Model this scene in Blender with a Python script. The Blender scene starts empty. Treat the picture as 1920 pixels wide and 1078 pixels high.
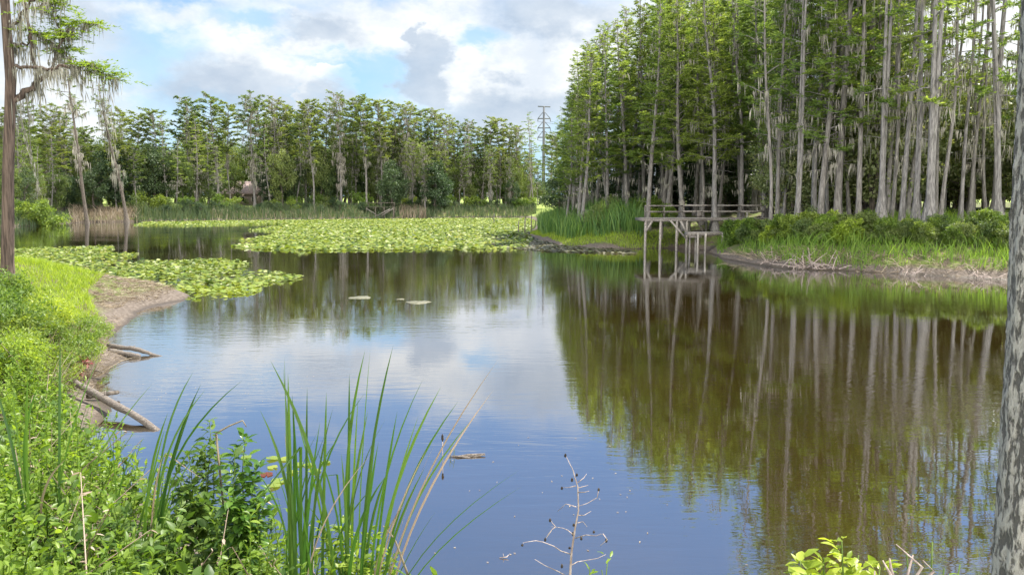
import bpy, math, random
import numpy as np
from mathutils import Vector

random.seed(7)
RNG = np.random.default_rng(11)
R = math.radians
SC = bpy.context.scene
COL = SC.collection

# ------------------------------------------------------------------ camera
EYE = 3.8
PITCH = R(6.3)
FPX, CX, CY = 1450.0, 960.0, 539.0
cam = bpy.data.objects.new('camera', bpy.data.cameras.new('camera'))
COL.objects.link(cam)
cam.location = (0, 0, EYE)
cam.rotation_euler = (R(90) - PITCH, 0, 0)
cam.data.sensor_width = 36
cam.data.lens = 36 * FPX / 1920
cam.data.clip_start = 0.05
cam.data.clip_end = 6000
SC.camera = cam

# ------------------------------------------------------------------ light
SUN_EL, SUN_AZ = R(58), R(58)          # azimuth from +Y towards +X: high, from behind the right hand trees
sun = bpy.data.objects.new('sun', bpy.data.lights.new('sun', 'SUN'))
COL.objects.link(sun)
sun.data.energy = 5.0
sun.data.angle = R(0.5)
sun.data.color = (1.0, 0.95, 0.86)
sd_ = Vector((math.sin(SUN_AZ) * math.cos(SUN_EL), math.cos(SUN_AZ) * math.cos(SUN_EL), math.sin(SUN_EL)))
sun.rotation_euler = sd_.to_track_quat('Z', 'Y').to_euler()
SC.view_settings.view_transform = 'Standard'
SC.view_settings.look = 'None'
SC.view_settings.exposure = 1.27
SC.view_settings.gamma = 1.0


class NT:
    """small helper for node trees"""
    def __init__(self, tree):
        self.t = tree
        tree.nodes.clear()

    def n(self, kind, **kw):
        nd = self.t.nodes.new(kind)
        for k, v in kw.items():
            setattr(nd, k, v)
        return nd

    def l(self, a, b):
        self.t.links.new(a, b)

    def put(self, sock, v):
        if isinstance(v, bpy.types.NodeSocket):
            self.l(v, sock)
        else:
            sock.default_value = v

    def math(self, op, a, b=None, c=None, clamp=False):
        nd = self.n('ShaderNodeMath', operation=op, use_clamp=clamp)
        self.put(nd.inputs[0], a)
        if b is not None:
            self.put(nd.inputs[1], b)
        if c is not None:
            self.put(nd.inputs[2], c)
        return nd.outputs[0]

    def vmath(self, op, a, b=None):
        nd = self.n('ShaderNodeVectorMath', operation=op)
        self.put(nd.inputs[0], a)
        if b is not None:
            self.put(nd.inputs[1], b)
        return nd.outputs['Value'] if op in ('LENGTH', 'DOT_PRODUCT', 'DISTANCE') else nd.outputs[0]

    def smooth(self, v, a, b, lo=0.0, hi=1.0):
        nd = self.n('ShaderNodeMapRange', interpolation_type='SMOOTHSTEP')
        self.put(nd.inputs[0], v)
        for i, q in zip((1, 2, 3, 4), (a, b, lo, hi)):
            self.put(nd.inputs[i], q)
        return nd.outputs[0]

    def noise(self, vec, scale, detail=4, rough=0.55, dist=0.0):
        nd = self.n('ShaderNodeTexNoise')
        if vec is not None:
            self.l(vec, nd.inputs['Vector'])
        nd.inputs['Scale'].default_value = scale
        nd.inputs['Detail'].default_value = detail
        nd.inputs['Roughness'].default_value = rough
        nd.inputs['Distortion'].default_value = dist
        return nd

    def mix(self, f, a, b, mode='MIX'):
        nd = self.n('ShaderNodeMix', data_type='RGBA', blend_type=mode)
        self.put(nd.inputs[0], f)
        self.put(nd.inputs[6], a if isinstance(a, bpy.types.NodeSocket) else (*a, 1)[:4])
        self.put(nd.inputs[7], b if isinstance(b, bpy.types.NodeSocket) else (*b, 1)[:4])
        return nd.outputs[2]

    def ramp(self, f, stops):
        nd = self.n('ShaderNodeValToRGB')
        e = nd.color_ramp.elements
        while len(e) < len(stops):
            e.new(0.5)
        for el, (p, c) in zip(e, stops):
            el.position = p
            el.color = (*c, 1)
        self.put(nd.inputs[0], f)
        return nd.outputs[0]


def pix_dir(px, py):
    u, v = (px - CX) / FPX, (CY - py) / FPX
    return np.array([u, math.cos(PITCH) + v * math.sin(PITCH), -math.sin(PITCH) + v * math.cos(PITCH)])


# ------------------------------------------------------------------ sky
def make_world():
    w = bpy.data.worlds.new('World')
    SC.world = w
    w.use_nodes = True
    t = NT(w.node_tree)
    out = t.n('ShaderNodeOutputWorld')
    bg = t.n('ShaderNodeBackground')
    t.l(bg.outputs[0], out.inputs[0])
    sky = t.n('ShaderNodeTexSky', sky_type='NISHITA')
    sky.sun_disc = False
    sky.sun_elevation = SUN_EL
    sky.sun_rotation = SUN_AZ
    sky.air_density = 1.0
    sky.dust_density = 0.6
    sky.ozone_density = 2.0
    d = t.n('ShaderNodeTexCoord').outputs['Generated']
    sep = t.n('ShaderNodeSeparateXYZ')
    t.l(d, sep.inputs[0])
    el = sep.outputs[2]
    # billowing warp of the viewing direction
    st = t.vmath('MULTIPLY', d, (1, 1, 1.7))
    w1 = t.noise(st, 7, 5, 0.6)
    w2 = t.noise(st, 26, 5, 0.62)
    wv = t.vmath('ADD', t.vmath('MULTIPLY', t.vmath('SUBTRACT', w1.outputs['Color'], (.5, .5, .5)), (.10, .10, .10)),
                 t.vmath('MULTIPLY', t.vmath('SUBTRACT', w2.outputs['Color'], (.5, .5, .5)), (.055, .055, .055)))
    dw = t.vmath('ADD', d, wv)

    def blob(px, py, rx, rz, hard):
        c = pix_dir(px, py)
        c = c / np.linalg.norm(c)
        v = t.vmath('MULTIPLY', t.vmath('SUBTRACT', dw, tuple(c)), (FPX / rx, FPX / rx, FPX / rz))
        return t.smooth(t.vmath('LENGTH', v), 1 + hard, 1 - hard)

    def union(bs):
        o = bs[0]
        for b in bs[1:]:
            o = t.math('MAXIMUM', o, b)
        return o

    white = union([blob(430, 120, 120, 62, .25), blob(600, 165, 62, 42, .12), blob(545, 60, 150, 45, .5),
                   blob(760, 45, 190, 62, .5), blob(960, 150, 150, 110, .45), blob(1090, 100, 150, 120, .6),
                   blob(70, 110, 190, 130, .5), blob(240, 170, 90, 55, .5), blob(1350, 120, 240, 160, .6),
                   blob(1790, 90, 220, 160, .6), blob(300, 30, 120, 30, .7)])
    grey = union([blob(806, 130, 52, 78, .22), blob(765, 62, 16, 30, .3), blob(1030, 22, 100, 34, .6),
                  blob(595, 195, 60, 34, .5), blob(430, 165, 120, 40, .6), blob(600, 62, 60, 26, .6),
                  blob(945, 155, 30, 16, .7), blob(940, 225, 130, 34, .7), blob(120, 60, 90, 40, .8)])
    n1 = t.noise(t.vmath('MULTIPLY', d, (1, 1, 2.6)), 5.5, 7, 0.58, 0.3).outputs[0]
    lowc = t.smooth(el, .25, .36, .40, -.16)           # scattered cloud low down, clear overhead
    gen = t.smooth(t.math('ADD', n1, t.math('MULTIPLY', lowc, .22)), .56, .74)
    haze = t.smooth(el, .34, .04, 0.0, 0.92)
    blue = t.mix(haze, t.mix(.6, t.mix(1.0, sky.outputs[0], (.085, .094, .105), 'MULTIPLY'), (.25, .50, .96)), (.52, .74, .88))
    sh = t.noise(t.vmath('ADD', st, (.3, .2, -.05)), 11, 6, 0.6).outputs[0]
    wcol = t.ramp(t.smooth(sh, .35, .62), [(0, (.66, .72, .79)), (1, (.88, .90, .90))])
    c1 = t.mix(t.math('MULTIPLY', gen, .58), blue, t.mix(.35, wcol, (.74, .80, .86)))
    c2 = t.mix(white, c1, wcol)
    clear = union([blob(690, 150, 75, 42, .45), blob(285, 105, 75, 60, .6), blob(640, 205, 70, 22, .6), blob(330, 195, 90, 26, .6), blob(905, 75, 40, 22, .7), blob(480, 45, 60, 22, .7)])
    c2 = t.mix(t.math('MULTIPLY', clear, .8), c2, t.mix(.35, blue, (.36, .66, .92)))
    gcol = t.ramp(sh, [(.3, (.37, .46, .58)), (.7, (.54, .62, .72))])
    c3 = t.mix(t.math('MULTIPLY', grey, .82), c2, gcol)
    # unseen bright sky added behind the viewer as fill for the forest front
    rear_fill = t.math('MULTIPLY', t.smooth(sep.outputs[1], -.15, -.5), t.smooth(n1, .3, .5, .55, 1.0))
    c4 = t.mix(rear_fill, c3, (3.7, 3.62, 3.45))
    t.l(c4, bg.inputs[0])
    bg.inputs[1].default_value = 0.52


make_world()


# ------------------------------------------------------------------ projection helpers
def W(px, py, z=0.0):
    r = pix_dir(px, py)
    k = (z - EYE) / r[2]
    return np.array([r[0] * k, r[1] * k, z])


def P(px, py, Y):
    r = pix_dir(px, py)
    k = Y / r[1]
    return np.array([r[0] * k, Y, EYE + r[2] * k])


SHORE = [(60, 1.5), (30, 3.2), (14, 4.4), (5, 5.2), (1.6, 5.7), (-.5, 6.1), (-1.5, 6.7), (-3.1, 8.0), (-5.2, 9.9), (-6.5, 11.3)]
SHORE += [tuple(W(*q)[:2]) for q in [(205, 770), (170, 742), (190, 712), (240, 672), (208, 655), (218, 625), (228, 603), (262, 585),
          (335, 563), (345, 552), (300, 543), (200, 535), (100, 531), (-100, 529)]]
SHORE += [(-60, 48), (-110, 62), (-140, 90)]
SHORE += [tuple(W(*q)[:2]) for q in [(-60, 427), (60, 424), (150, 417), (300, 415), (480, 412.5), (700, 410), (900, 408), (985, 407.5), (1012, 416),
          (1002, 430), (992, 442), (1015, 453), (1050, 461), (1120, 467), (1200, 467), (1260, 465), (1330, 470), (1345, 480), (1400, 494), (1480, 503),
          (1600, 509), (1750, 516), (1890, 523), (2100, 536), (2400, 556)]]
SHORE += [(48, 30), (60, 20)]
SH = np.array(SHORE)


def sdist(x, y):
    """distance to the waterline, positive on land"""
    x = np.asarray(x, float).ravel()
    y = np.asarray(y, float).ravel()
    best = np.full(x.shape, 1e18)
    inside = np.zeros(x.shape, bool)
    for i in range(len(SH)):
        ax, ay = SH[i]
        bx, by = SH[(i + 1) % len(SH)]
        dx, dy = bx - ax, by - ay
        tt = np.clip(((x - ax) * dx + (y - ay) * dy) / (dx * dx + dy * dy), 0, 1)
        best = np.minimum(best, (x - ax - tt * dx) ** 2 + (y - ay - tt * dy) ** 2)
        c = (ay > y) != (by > y)
        xi = ax + (y - ay) * dx / (dy if dy else 1e-9)
        inside ^= c & (x < xi)
    s = np.sqrt(best)
    return np.where(inside, -s, s)


def wob(x, y, k):
    return (np.sin(x * k + 1.3 * np.sin(y * k * .7)) + np.sin(y * k * 1.13 + 1.7 * np.sin(x * k * .6 + 2)) + np.sin((x + y) * k * 2.1 + .5) * .5) / 2.5


def tz(x, y):
    x = np.asarray(x, float).ravel()
    y = np.asarray(y, float).ravel()
    s = sdist(x, y)
    s = s + wob(x, y, .9) * .18 * np.clip(y / 12, .3, 2) + wob(x, y, 3.1) * .07
    zl = 2.5 * (1 - np.exp(-np.maximum(s, 0) / 6)) + .008 * np.maximum(s, 0)
    zl += .38 * (1 - np.exp(-np.maximum(s, 0) / .3)) * np.clip((x - .17 * y) / 2, 0, 1) * np.clip((y - 20) / 10, 0, 1) * (.75 + .4 * wob(x, y, 2.3))
    zl += (wob(x, y, 1.9) * .06 + wob(x, y, 5.2) * .025) * np.clip(s, 0, 1)
    zw = -1.6 * (1 - np.exp(np.minimum(s, 0) / 4))
    return np.where(s > 0, zl, zw)


def tz1(x, y):
    return float(tz([x], [y])[0])


def G(px, Y):
    x = (px - CX) / FPX * Y
    for _ in range(3):
        z = tz1(x, Y)
        x = (px - CX) / FPX * (Y * math.cos(PITCH) + (EYE - z) * math.sin(PITCH))
    return np.array([x, Y, tz1(x, Y)])


# ------------------------------------------------------------------ mesh builder
class MB:
    def __init__(self):
        self.v, self.f, self.nv = [], [], 0

    def add(self, V, *faces):
        V = np.asarray(V, float).reshape(-1, 3)
        self.v.append(V)
        for F in faces:
            F = np.asarray(F, int)
            self.f.append(F + self.nv)
        self.nv += len(V)

    def tube(self, path, rad, n=6, cap=True):
        path = np.asarray(path, float)
        rad = np.broadcast_to(np.asarray(rad, float), (len(path),))
        tan = np.gradient(path, axis=0)
        tan /= np.linalg.norm(tan, axis=1)[:, None] + 1e-12
        ref = np.array([0, 0, 1.0]) if abs(tan[:, 2]).mean() < .8 else np.array([1.0, 0, 0])
        a = np.cross(tan, ref)
        a /= np.linalg.norm(a, axis=1)[:, None] + 1e-12
        b = np.cross(tan, a)
        th = np.arange(n) * 2 * np.pi / n
        V = path[:, None] + rad[:, None, None] * (a[:, None] * np.cos(th)[None, :, None] + b[:, None] * np.sin(th)[None, :, None])
        m = len(path)
        i, j = np.meshgrid(np.arange(m - 1), np.arange(n), indexing='ij')
        q = np.stack([i * n + j, i * n + (j + 1) % n, (i + 1) * n + (j + 1) % n, (i + 1) * n + j], -1).reshape(-1, 4)
        fs = [q]
        if cap:
            fs += [np.arange(n)[::-1][None], (np.arange(n) + (m - 1) * n)[None]]
        self.add(V.reshape(-1, 3), *fs)

    def box(self, c, size, rot=None):
        s = np.asarray(size, float) / 2
        V = np.array([[x, y, z] for x in (-1, 1) for y in (-1, 1) for z in (-1, 1)], float) * s
        if rot is not None:
            V = V @ np.asarray(rot).T
        self.add(V + np.asarray(c, float), [[0, 1, 3, 2], [4, 6, 7, 5], [0, 4, 5, 1], [2, 3, 7, 6], [0, 2, 6, 4], [1, 5, 7, 3]])

    def beam(self, a, b, w, h):
        """a board from a to b, w across, h deep"""
        a, b = np.asarray(a, float), np.asarray(b, float)
        d = b - a
        L = np.linalg.norm(d)
        d /= L
        up = np.array([0, 0, 1.0]) if abs(d[2]) < .9 else np.array([0, 1.0, 0])
        s = np.cross(d, up)
        s /= np.linalg.norm(s)
        u = np.cross(s, d)
        self.box((a + b) / 2, (L, w, h), np.stack([d, s, u], 1))

    def cards(self, Pp, D, N, L, Wd, at=.45):
        D = D / (np.linalg.norm(D, axis=1)[:, None] + 1e-9)
        S = np.cross(D, N)
        S /= np.linalg.norm(S, axis=1)[:, None] + 1e-9
        L = np.broadcast_to(np.asarray(L, float), (len(Pp),))[:, None]
        Wd = np.broadcast_to(np.asarray(Wd, float), (len(Pp),))[:, None]
        mid = Pp + D * L * at
        V = np.stack([Pp, mid + S * Wd / 2, Pp + D * L, mid - S * Wd / 2], 1)
        self.add(V.reshape(-1, 3), np.arange(len(Pp) * 4).reshape(-1, 4))

    def leaves(self, Pp, D, N, L, Wd, fold=.25, droop=.2):
        """folded pointed leaves with a midrib"""
        n = len(Pp)
        D = D / (np.linalg.norm(D, axis=1)[:, None] + 1e-9)
        S = np.cross(D, N)
        S /= np.linalg.norm(S, axis=1)[:, None] + 1e-9
        U = np.cross(S, D)
        L = np.broadcast_to(np.asarray(L, float), (n,))[:, None]
        Wd = np.broadcast_to(np.asarray(Wd, float), (n,))[:, None] / 2

        def pt(a, s, k=0.):
            return Pp + D * L * a + S * Wd * s + U * (Wd * fold * abs(s) - L * droop * a * a)
        V = np.stack([pt(0, 0), pt(.5, 0), pt(1, 0), pt(.2, .75), pt(.55, .95), pt(.82, .5), pt(.2, -.75), pt(.55, -.95), pt(.82, -.5)], 1)
        o = (np.arange(n) * 9)[:, None]
        Q = np.concatenate([o + [0, 1, 4, 3], o + [1, 2, 5, 4], o + [0, 6, 7, 1], o + [1, 7, 8, 2]])
        self.add(V.reshape(-1, 3), Q)

    def blades(self, B, T, bend, Wd, seg=4):
        """grass blades from B to T bulging by bend (n,3), tapering"""
        n = len(B)
        side = np.cross(T - B, RNG.normal(size=(n, 3)))
        side /= np.linalg.norm(side, axis=1)[:, None] + 1e-9
        Wd = np.broadcast_to(np.asarray(Wd, float), (n,))
        rows = []
        for k in range(seg + 1):
            a = k / seg
            c = B * (1 - a) + T * a + bend * (4 * a * (1 - a))
            w = Wd * (1 - a ** 2.2) * .5 + .0004
            rows += [c - side * w[:, None], c + side * w[:, None]]
        V = np.stack(rows, 1)
        m = 2 * (seg + 1)
        o = (np.arange(n) * m)[:, None]
        Q = np.concatenate([o + [2 * k, 2 * k + 1, 2 * k + 3, 2 * k + 2] for k in range(seg)])
        self.add(V.reshape(-1, 3), Q)

    def mesh(self, name, mat, smooth=False):
        me = bpy.data.meshes.new(name)
        V = np.concatenate(self.v) if self.v else np.zeros((0, 3))
        me.vertices.add(len(V))
        me.vertices.foreach_set('co', V.astype(np.float32).ravel())
        nl = sum(F.size for F in self.f)
        npoly = sum(len(F) for F in self.f)
        me.loops.add(nl)
        me.polygons.add(npoly)
        me.loops.foreach_set('vertex_index', np.concatenate([F.ravel() for F in self.f]).astype(np.int32))
        sizes = np.concatenate([np.full(len(F), F.shape[1]) for F in self.f])
        st = np.concatenate([[0], np.cumsum(sizes)[:-1]])
        me.polygons.foreach_set('loop_start', st.astype(np.int32))
        if smooth:
            me.polygons.foreach_set('use_smooth', np.ones(npoly, bool))
        me.materials.append(mat)
        me.update(calc_edges=True)
        return me

    def build(self, name, mat, parent=None, smooth=False):
        o = bpy.data.objects.new(name, self.mesh(name, mat, smooth))
        COL.objects.link(o)
        if parent is not None:
            o.parent = parent
        return o


def tag(o, label=None, cat=None, group=None, kind=None):
    if label:
        o['label'] = label
    if cat:
        o['category'] = cat
    if group:
        o['group'] = group
    if kind:
        o['kind'] = kind
    return o


def thing(name, label, cat, loc=(0, 0, 0), rz=0.0, s=1.0, group=None):
    o = bpy.data.objects.new(name, None)
    COL.objects.link(o)
    o.empty_display_size = .3
    o.location = [float(q) for q in loc]
    o.rotation_euler = (0, 0, rz)
    o.scale = (s, s, s) if not hasattr(s, '__len__') else s
    return tag(o, label, cat, group)


def place(kit, name, label, cat, loc, rz=0.0, s=1.0, group=None, tilt=None):
    """one more individual of a kit [(part, mesh)]"""
    t = thing(name, label, cat, loc, rz, s, group)
    if tilt:
        t.rotation_euler = (tilt[0], tilt[1], rz)
    for pn, me in kit:
        c = bpy.data.objects.new(pn, me)
        COL.objects.link(c)
        c.parent = t
        if pn == 'hanging_moss':
            c['kind'] = 'stuff'
    return t


# ------------------------------------------------------------------ materials
def newmat(name):
    m = bpy.data.materials.new(name)
    m.use_nodes = True
    t = NT(m.node_tree)
    out = t.n('ShaderNodeOutputMaterial')
    return m, t, out


def leafmat(name, cols, transl=.42, rough=.5, spec=.35, tcol=(1.5, 1.45, .55), var=.22):
    m, t, out = newmat(name)
    g = t.n('ShaderNodeNewGeometry').outputs['Random Per Island']
    stops = [(i / (len(cols) - 1), c) for i, c in enumerate(cols)]
    c = t.ramp(g, stops)
    oi = t.n('ShaderNodeObjectInfo').outputs['Random']
    hs = t.n('ShaderNodeHueSaturation')
    t.l(c, hs.inputs['Color'])
    t.l(t.math('MULTIPLY_ADD', oi, var * 2, 1 - var), hs.inputs['Value'])
    t.l(t.math('MULTIPLY_ADD', oi, -.035, .515), hs.inputs['Hue'])
    c = hs.outputs[0]
    p = t.n('ShaderNodeBsdfPrincipled')
    t.l(c, p.inputs['Base Color'])
    p.inputs['Roughness'].default_value = rough
    p.inputs['Specular IOR Level'].default_value = spec
    tr = t.n('ShaderNodeBsdfTranslucent')
    t.l(t.mix(1.0, c, tcol, 'MULTIPLY'), tr.inputs[0])
    mx = t.n('ShaderNodeMixShader')
    mx.inputs[0].default_value = transl
    t.l(p.outputs[0], mx.inputs[1])
    t.l(tr.outputs[0], mx.inputs[2])
    t.l(mx.outputs[0], out.inputs[0])
    return m


def barkmat(name, a, b, zs=.25, scale=9, bump=.5, lo=.38, hi=.62):
    m, t, out = newmat(name)
    co = t.n('ShaderNodeTexCoord').outputs['Object']
    v = t.vmath('MULTIPLY', co, (1, 1, zs))
    n = t.noise(v, scale, 6, .65)
    f = t.smooth(n.outputs[0], lo, hi)
    big = t.noise(co, .9, 3, .5).outputs[0]
    c = t.mix(f, a, b)
    c = t.mix(t.math('MULTIPLY', t.smooth(big, .4, .7), .35), c, tuple((x + y) / 2 * 1.25 for x, y in zip(a, b)))
    p = t.n('ShaderNodeBsdfPrincipled')
    t.l(c, p.inputs['Base Color'])
    p.inputs['Roughness'].default_value = .9
    p.inputs['Specular IOR Level'].default_value = .2
    bp = t.n('ShaderNodeBump')
    bp.inputs['Strength'].default_value = bump
    bp.inputs['Distance'].default_value = .02
    t.l(n.outputs[0], bp.inputs['Height'])
    t.l(bp.outputs[0], p.inputs['Normal'])
    t.l(p.outputs[0], out.inputs[0])
    return m


def woodmat(name, a, b):
    return barkmat(name, a, b, zs=1, scale=14, bump=.3)


M = {}
M['cypress'] = leafmat('cypress_leaf', [(.085, .135, .034), (.15, .218, .05), (.225, .295, .074)], .54, tcol=(1.45, 1.45, .7))
M['cypress_far'] = leafmat('far_cypress_leaf', [(.085, .12, .04), (.13, .18, .05), (.18, .23, .065)], .46)
M['oak'] = leafmat('evergreen_leaf', [(.024, .045, .022), (.042, .075, .03), (.08, .12, .045)], .32, tcol=(1.2, 1.3, .6))
M['light'] = leafmat('pale_leaf', [(.06, .095, .03), (.11, .16, .045), (.17, .21, .075)], .42)
M['herb'] = leafmat('herb_leaf', [(.11, .18, .02), (.185, .275, .03), (.29, .375, .065)], .52, rough=.4)
M['shrub'] = leafmat('shrub_leaf', [(.06, .11, .018), (.12, .19, .03), (.20, .27, .055)], .45, rough=.45)
M['pale'] = leafmat('pale_understory_leaf', [(.09, .13, .04), (.18, .22, .09), (.32, .34, .19)], .45, rough=.35)
M['gloss'] = leafmat('glossy_leaf', [(.03, .085, .015), (.055, .13, .02), (.10, .19, .03)], .4, rough=.3, spec=.5)
M['reed'] = leafmat('reed_leaf', [(.035, .10, .028), (.065, .15, .035), (.12, .21, .05)], .4)
M['reedfar'] = leafmat('far_reed_leaf', [(.035, .065, .03), (.065, .105, .042), (.12, .14, .075)], .3)
M['dry'] = leafmat('dry_reed_leaf', [(.17, .13, .085), (.27, .215, .15), (.36, .30, .22)], .25, tcol=(1, .95, .8))
M['grass'] = leafmat('grass_leaf', [(.13, .21, .022), (.2, .30, .03), (.27, .36, .055)], .48)
M['bankgrass'] = leafmat('bank_grass_leaf', [(.07, .15, .02), (.11, .21, .028), (.17, .26, .05)], .45)
M['moss'] = leafmat('spanish_moss', [(.18, .17, .14), (.28, .265, .22), (.38, .365, .30)], .3, rough=.9, spec=.1, tcol=(1, 1, .9), var=.15)
M['pad'] = leafmat('pad_leaf', [(.025, .045, .01), (.075, .115, .018), (.14, .19, .028), (.19, .24, .045), (.25, .29, .07), (.36, .37, .22)], .3, rough=.5, spec=.3, var=.1)  # palest stop paints white glints into the pad colour
M['padold'] = leafmat('old_pad_leaf', [(.055, .055, .03), (.11, .10, .065), (.19, .17, .125), (.11, .135, .04)], .15, rough=.45, spec=.4)
M['red'] = leafmat('red_leaf', [(.13, .03, .022), (.2, .06, .035)], .4, tcol=(1, .6, .5))
M['cat'] = leafmat('cattail_leaf', [(.025, .072, .016), (.048, .112, .022), (.085, .155, .028)], .38, rough=.35, spec=.5, tcol=(1.5, 1.5, .5))
M['bark'] = barkmat('cypress_bark', (.085, .078, .07), (.22, .205, .187), .12, 16)
M['barkpale'] = barkmat('pale_cypress_bark', (.085, .08, .075), (.225, .213, .2), .12, 16)
M['barkdark'] = barkmat('dark_bark', (.05, .042, .034), (.13, .11, .09), .2, 12)
M['barkred'] = barkmat('reddish_bark', (.042, .031, .025), (.125, .092, .073), .06, 18)
M['stem'] = barkmat('green_stem', (.06, .10, .02), (.12, .17, .04), .3, 20)
M['twig'] = barkmat('dead_twig', (.22, .17, .145), (.42, .35, .31), .5, 25)
M['matweed'] = barkmat('mat_weed', (.07, .07, .045), (.17, .165, .12), 1, 9)
M['pod'] = barkmat('seed_pod', (.02, .015, .012), (.05, .04, .03), 1, 30)
M['drift'] = barkmat('weathered_log', (.075, .062, .052), (.22, .19, .165), 1, 30, lo=.3, hi=.75)
M['board'] = woodmat('weathered_board', (.08, .07, .06), (.21, .19, .17))
M['boardpale'] = woodmat('pale_board', (.14, .125, .108), (.30, .275, .245))


def groundmat():
    m, t, out = newmat('bank_soil')
    pos = t.n('ShaderNodeNewGeometry').outputs['Position']
    sp = t.n('ShaderNodeSeparateXYZ')
    t.l(pos, sp.inputs[0])
    n1 = t.noise(pos, 1.2, 6, .65).outputs[0]
    n2 = t.noise(pos, 9, 6, .7)
    zz = t.math('ADD', sp.outputs[2], t.math('MULTIPLY', t.math('SUBTRACT', n1, .5), .5))
    mud = t.ramp(n2.outputs[0], [(.3, (.05, .039, .03)), (.5, (.11, .088, .07)), (.72, (.22, .185, .155))])
    veg = t.ramp(n2.outputs[0], [(.3, (.05, .06, .02)), (.5, (.10, .13, .028)), (.7, (.17, .20, .05))])
    lit = t.ramp(n2.outputs[0], [(.3, (.05, .04, .028)), (.7, (.15, .115, .08))])
    veg = t.mix(t.smooth(n1, .45, .6), veg, lit)
    lawn = t.ramp(n2.outputs[0], [(.3, (.17, .23, .05)), (.7, (.26, .31, .08))])
    veg = t.mix(t.smooth(sp.outputs[1], 175, 195), veg, lawn)
    c = t.mix(t.smooth(zz, .26, .46), mud, veg)
    wet = t.smooth(sp.outputs[2], .10, .0)
    c = t.mix(wet, c, (.06, .045, .03))
    p = t.n('ShaderNodeBsdfPrincipled')
    t.l(c, p.inputs['Base Color'])
    t.l(t.math('MULTIPLY_ADD', wet, -.5, .95), p.inputs['Roughness'])
    p.inputs['Specular IOR Level'].default_value = .25
    bp = t.n('ShaderNodeBump')
    bp.inputs['Strength'].default_value = .7
    bp.inputs['Distance'].default_value = .05
    t.l(n2.outputs[0], bp.inputs['Height'])
    t.l(bp.outputs[0], p.inputs['Normal'])
    t.l(p.outputs[0], out.inputs[0])
    return m


def watermat():
    m, t, out = newmat('pond_water')
    pos = t.n('ShaderNodeNewGeometry').outputs['Position']
    a = t.noise(t.vmath('MULTIPLY', pos, (.45, 1.9, 1)), 2.2, 3, .5, .4).outputs[0]
    b = t.noise(t.vmath('MULTIPLY', pos, (.5, 1.8, 1)), 7.5, 2, .5).outputs[0]
    patch = t.smooth(t.noise(pos, .16, 2, .5).outputs[0], .42, .62, .25, 1.0)
    h = t.math('ADD', t.math('MULTIPLY', a, .75), t.math('MULTIPLY', b, .25))
    bp = t.n('ShaderNodeBump')
    t.l(patch, bp.inputs['Strength'])
    bp.inputs['Distance'].default_value = .0055
    t.l(h, bp.inputs['Height'])
    body = t.n('ShaderNodeBsdfDiffuse')
    mk = t.noise(pos, .35, 4, .6).outputs[0]
    t.l(t.ramp(mk, [(.3, (.021, .0130, .003)), (.7, (.033, .0205, .005))]), body.inputs[0])
    gl = t.n('ShaderNodeBsdfGlossy')
    gl.inputs['Color'].default_value = (.94, .96, 1, 1)
    gl.inputs['Roughness'].default_value = .004
    t.l(bp.outputs[0], gl.inputs['Normal'])
    fr = t.n('ShaderNodeFresnel')
    fr.inputs['IOR'].default_value = 1.33
    t.l(bp.outputs[0], fr.inputs['Normal'])
    mx = t.n('ShaderNodeMixShader')
    t.l(t.math('POWER', fr.outputs[0], .34), mx.inputs[0])
    t.l(body.outputs[0], mx.inputs[1])
    t.l(gl.outputs[0], mx.inputs[2])
    t.l(mx.outputs[0], out.inputs[0])
    return m


# ------------------------------------------------------------------ ground and water
def axis(spans):
    o = [spans[0][0]]
    for a, b, s in spans:
        k = max(1, int(round((b - a) / s)))
        o += list(np.linspace(a, b, k + 1)[1:])
    return np.array(o)


def build_ground():
    gx = axis([(-1500, -300, 120), (-300, -80, 12), (-80, -22, 1), (-22, 8, .28), (8, 60, .8), (60, 150, 4), (150, 400, 25), (400, 1500, 110)])
    gy = axis([(-60, -6, 6), (-6, 0, 1), (0, 28, .28), (28, 70, .6), (70, 230, 1.6), (230, 400, 17), (400, 2500, 150)])
    X, Y = np.meshgrid(gx, gy, indexing='ij')
    Z = tz(X, Y)
    mb = MB()
    n, k = X.shape
    i, j = np.meshgrid(np.arange(n - 1), np.arange(k - 1), indexing='ij')
    q = np.stack([i * k + j, (i + 1) * k + j, (i + 1) * k + j + 1, i * k + j + 1], -1).reshape(-1, 4)
    mb.add(np.stack([X.ravel(), Y.ravel(), Z], 1), q)
    tag(mb.build('ground', groundmat(), smooth=True), kind='structure', label='pond bank and surrounding land of soil, mud and grass')
    wb = MB()
    xs, ys = [-200, 70], [-4, 235]
    wb.add([[xs[0], ys[0], 0], [xs[1], ys[0], 0], [xs[1], ys[1], 0], [xs[0], ys[1], 0]], [[0, 1, 2, 3]])
    tag(wb.build('water', watermat()), kind='structure', label='calm brown pond water mirroring trees and clouds')


build_ground()


# ------------------------------------------------------------------ trees
UP = np.array([0, 0, 1.0])


def unit(v):
    return v / (np.linalg.norm(v, axis=-1, keepdims=True) + 1e-9)


def sprays(mb, rng, O, D, L, m, cl, cw, jit=.75):
    n = len(O)
    tt = rng.uniform(.05, 1, (n, m, 1))
    pos = O[:, None] + D[:, None] * L[:, None, None] * tt
    pos[..., 2] -= (.16 * L[:, None] * tt[..., 0] ** 2)
    perp = unit(np.cross(D, UP))
    sg = rng.choice([-1, 1], (n, m, 1)).astype(float)
    cd = D[:, None] * .7 + perp[:, None] * sg * rng.uniform(.4, 1, (n, m, 1)) + rng.normal(size=(n, m, 3)) * .22
    nn = UP + rng.normal(size=(n, m, 3)) * jit
    k = n * m
    mb.cards(pos.reshape(k, 3), cd.reshape(k, 3), nn.reshape(k, 3), rng.uniform(.6, 1.3, k) * cl, rng.uniform(.7, 1.3, k) * cw)


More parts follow.
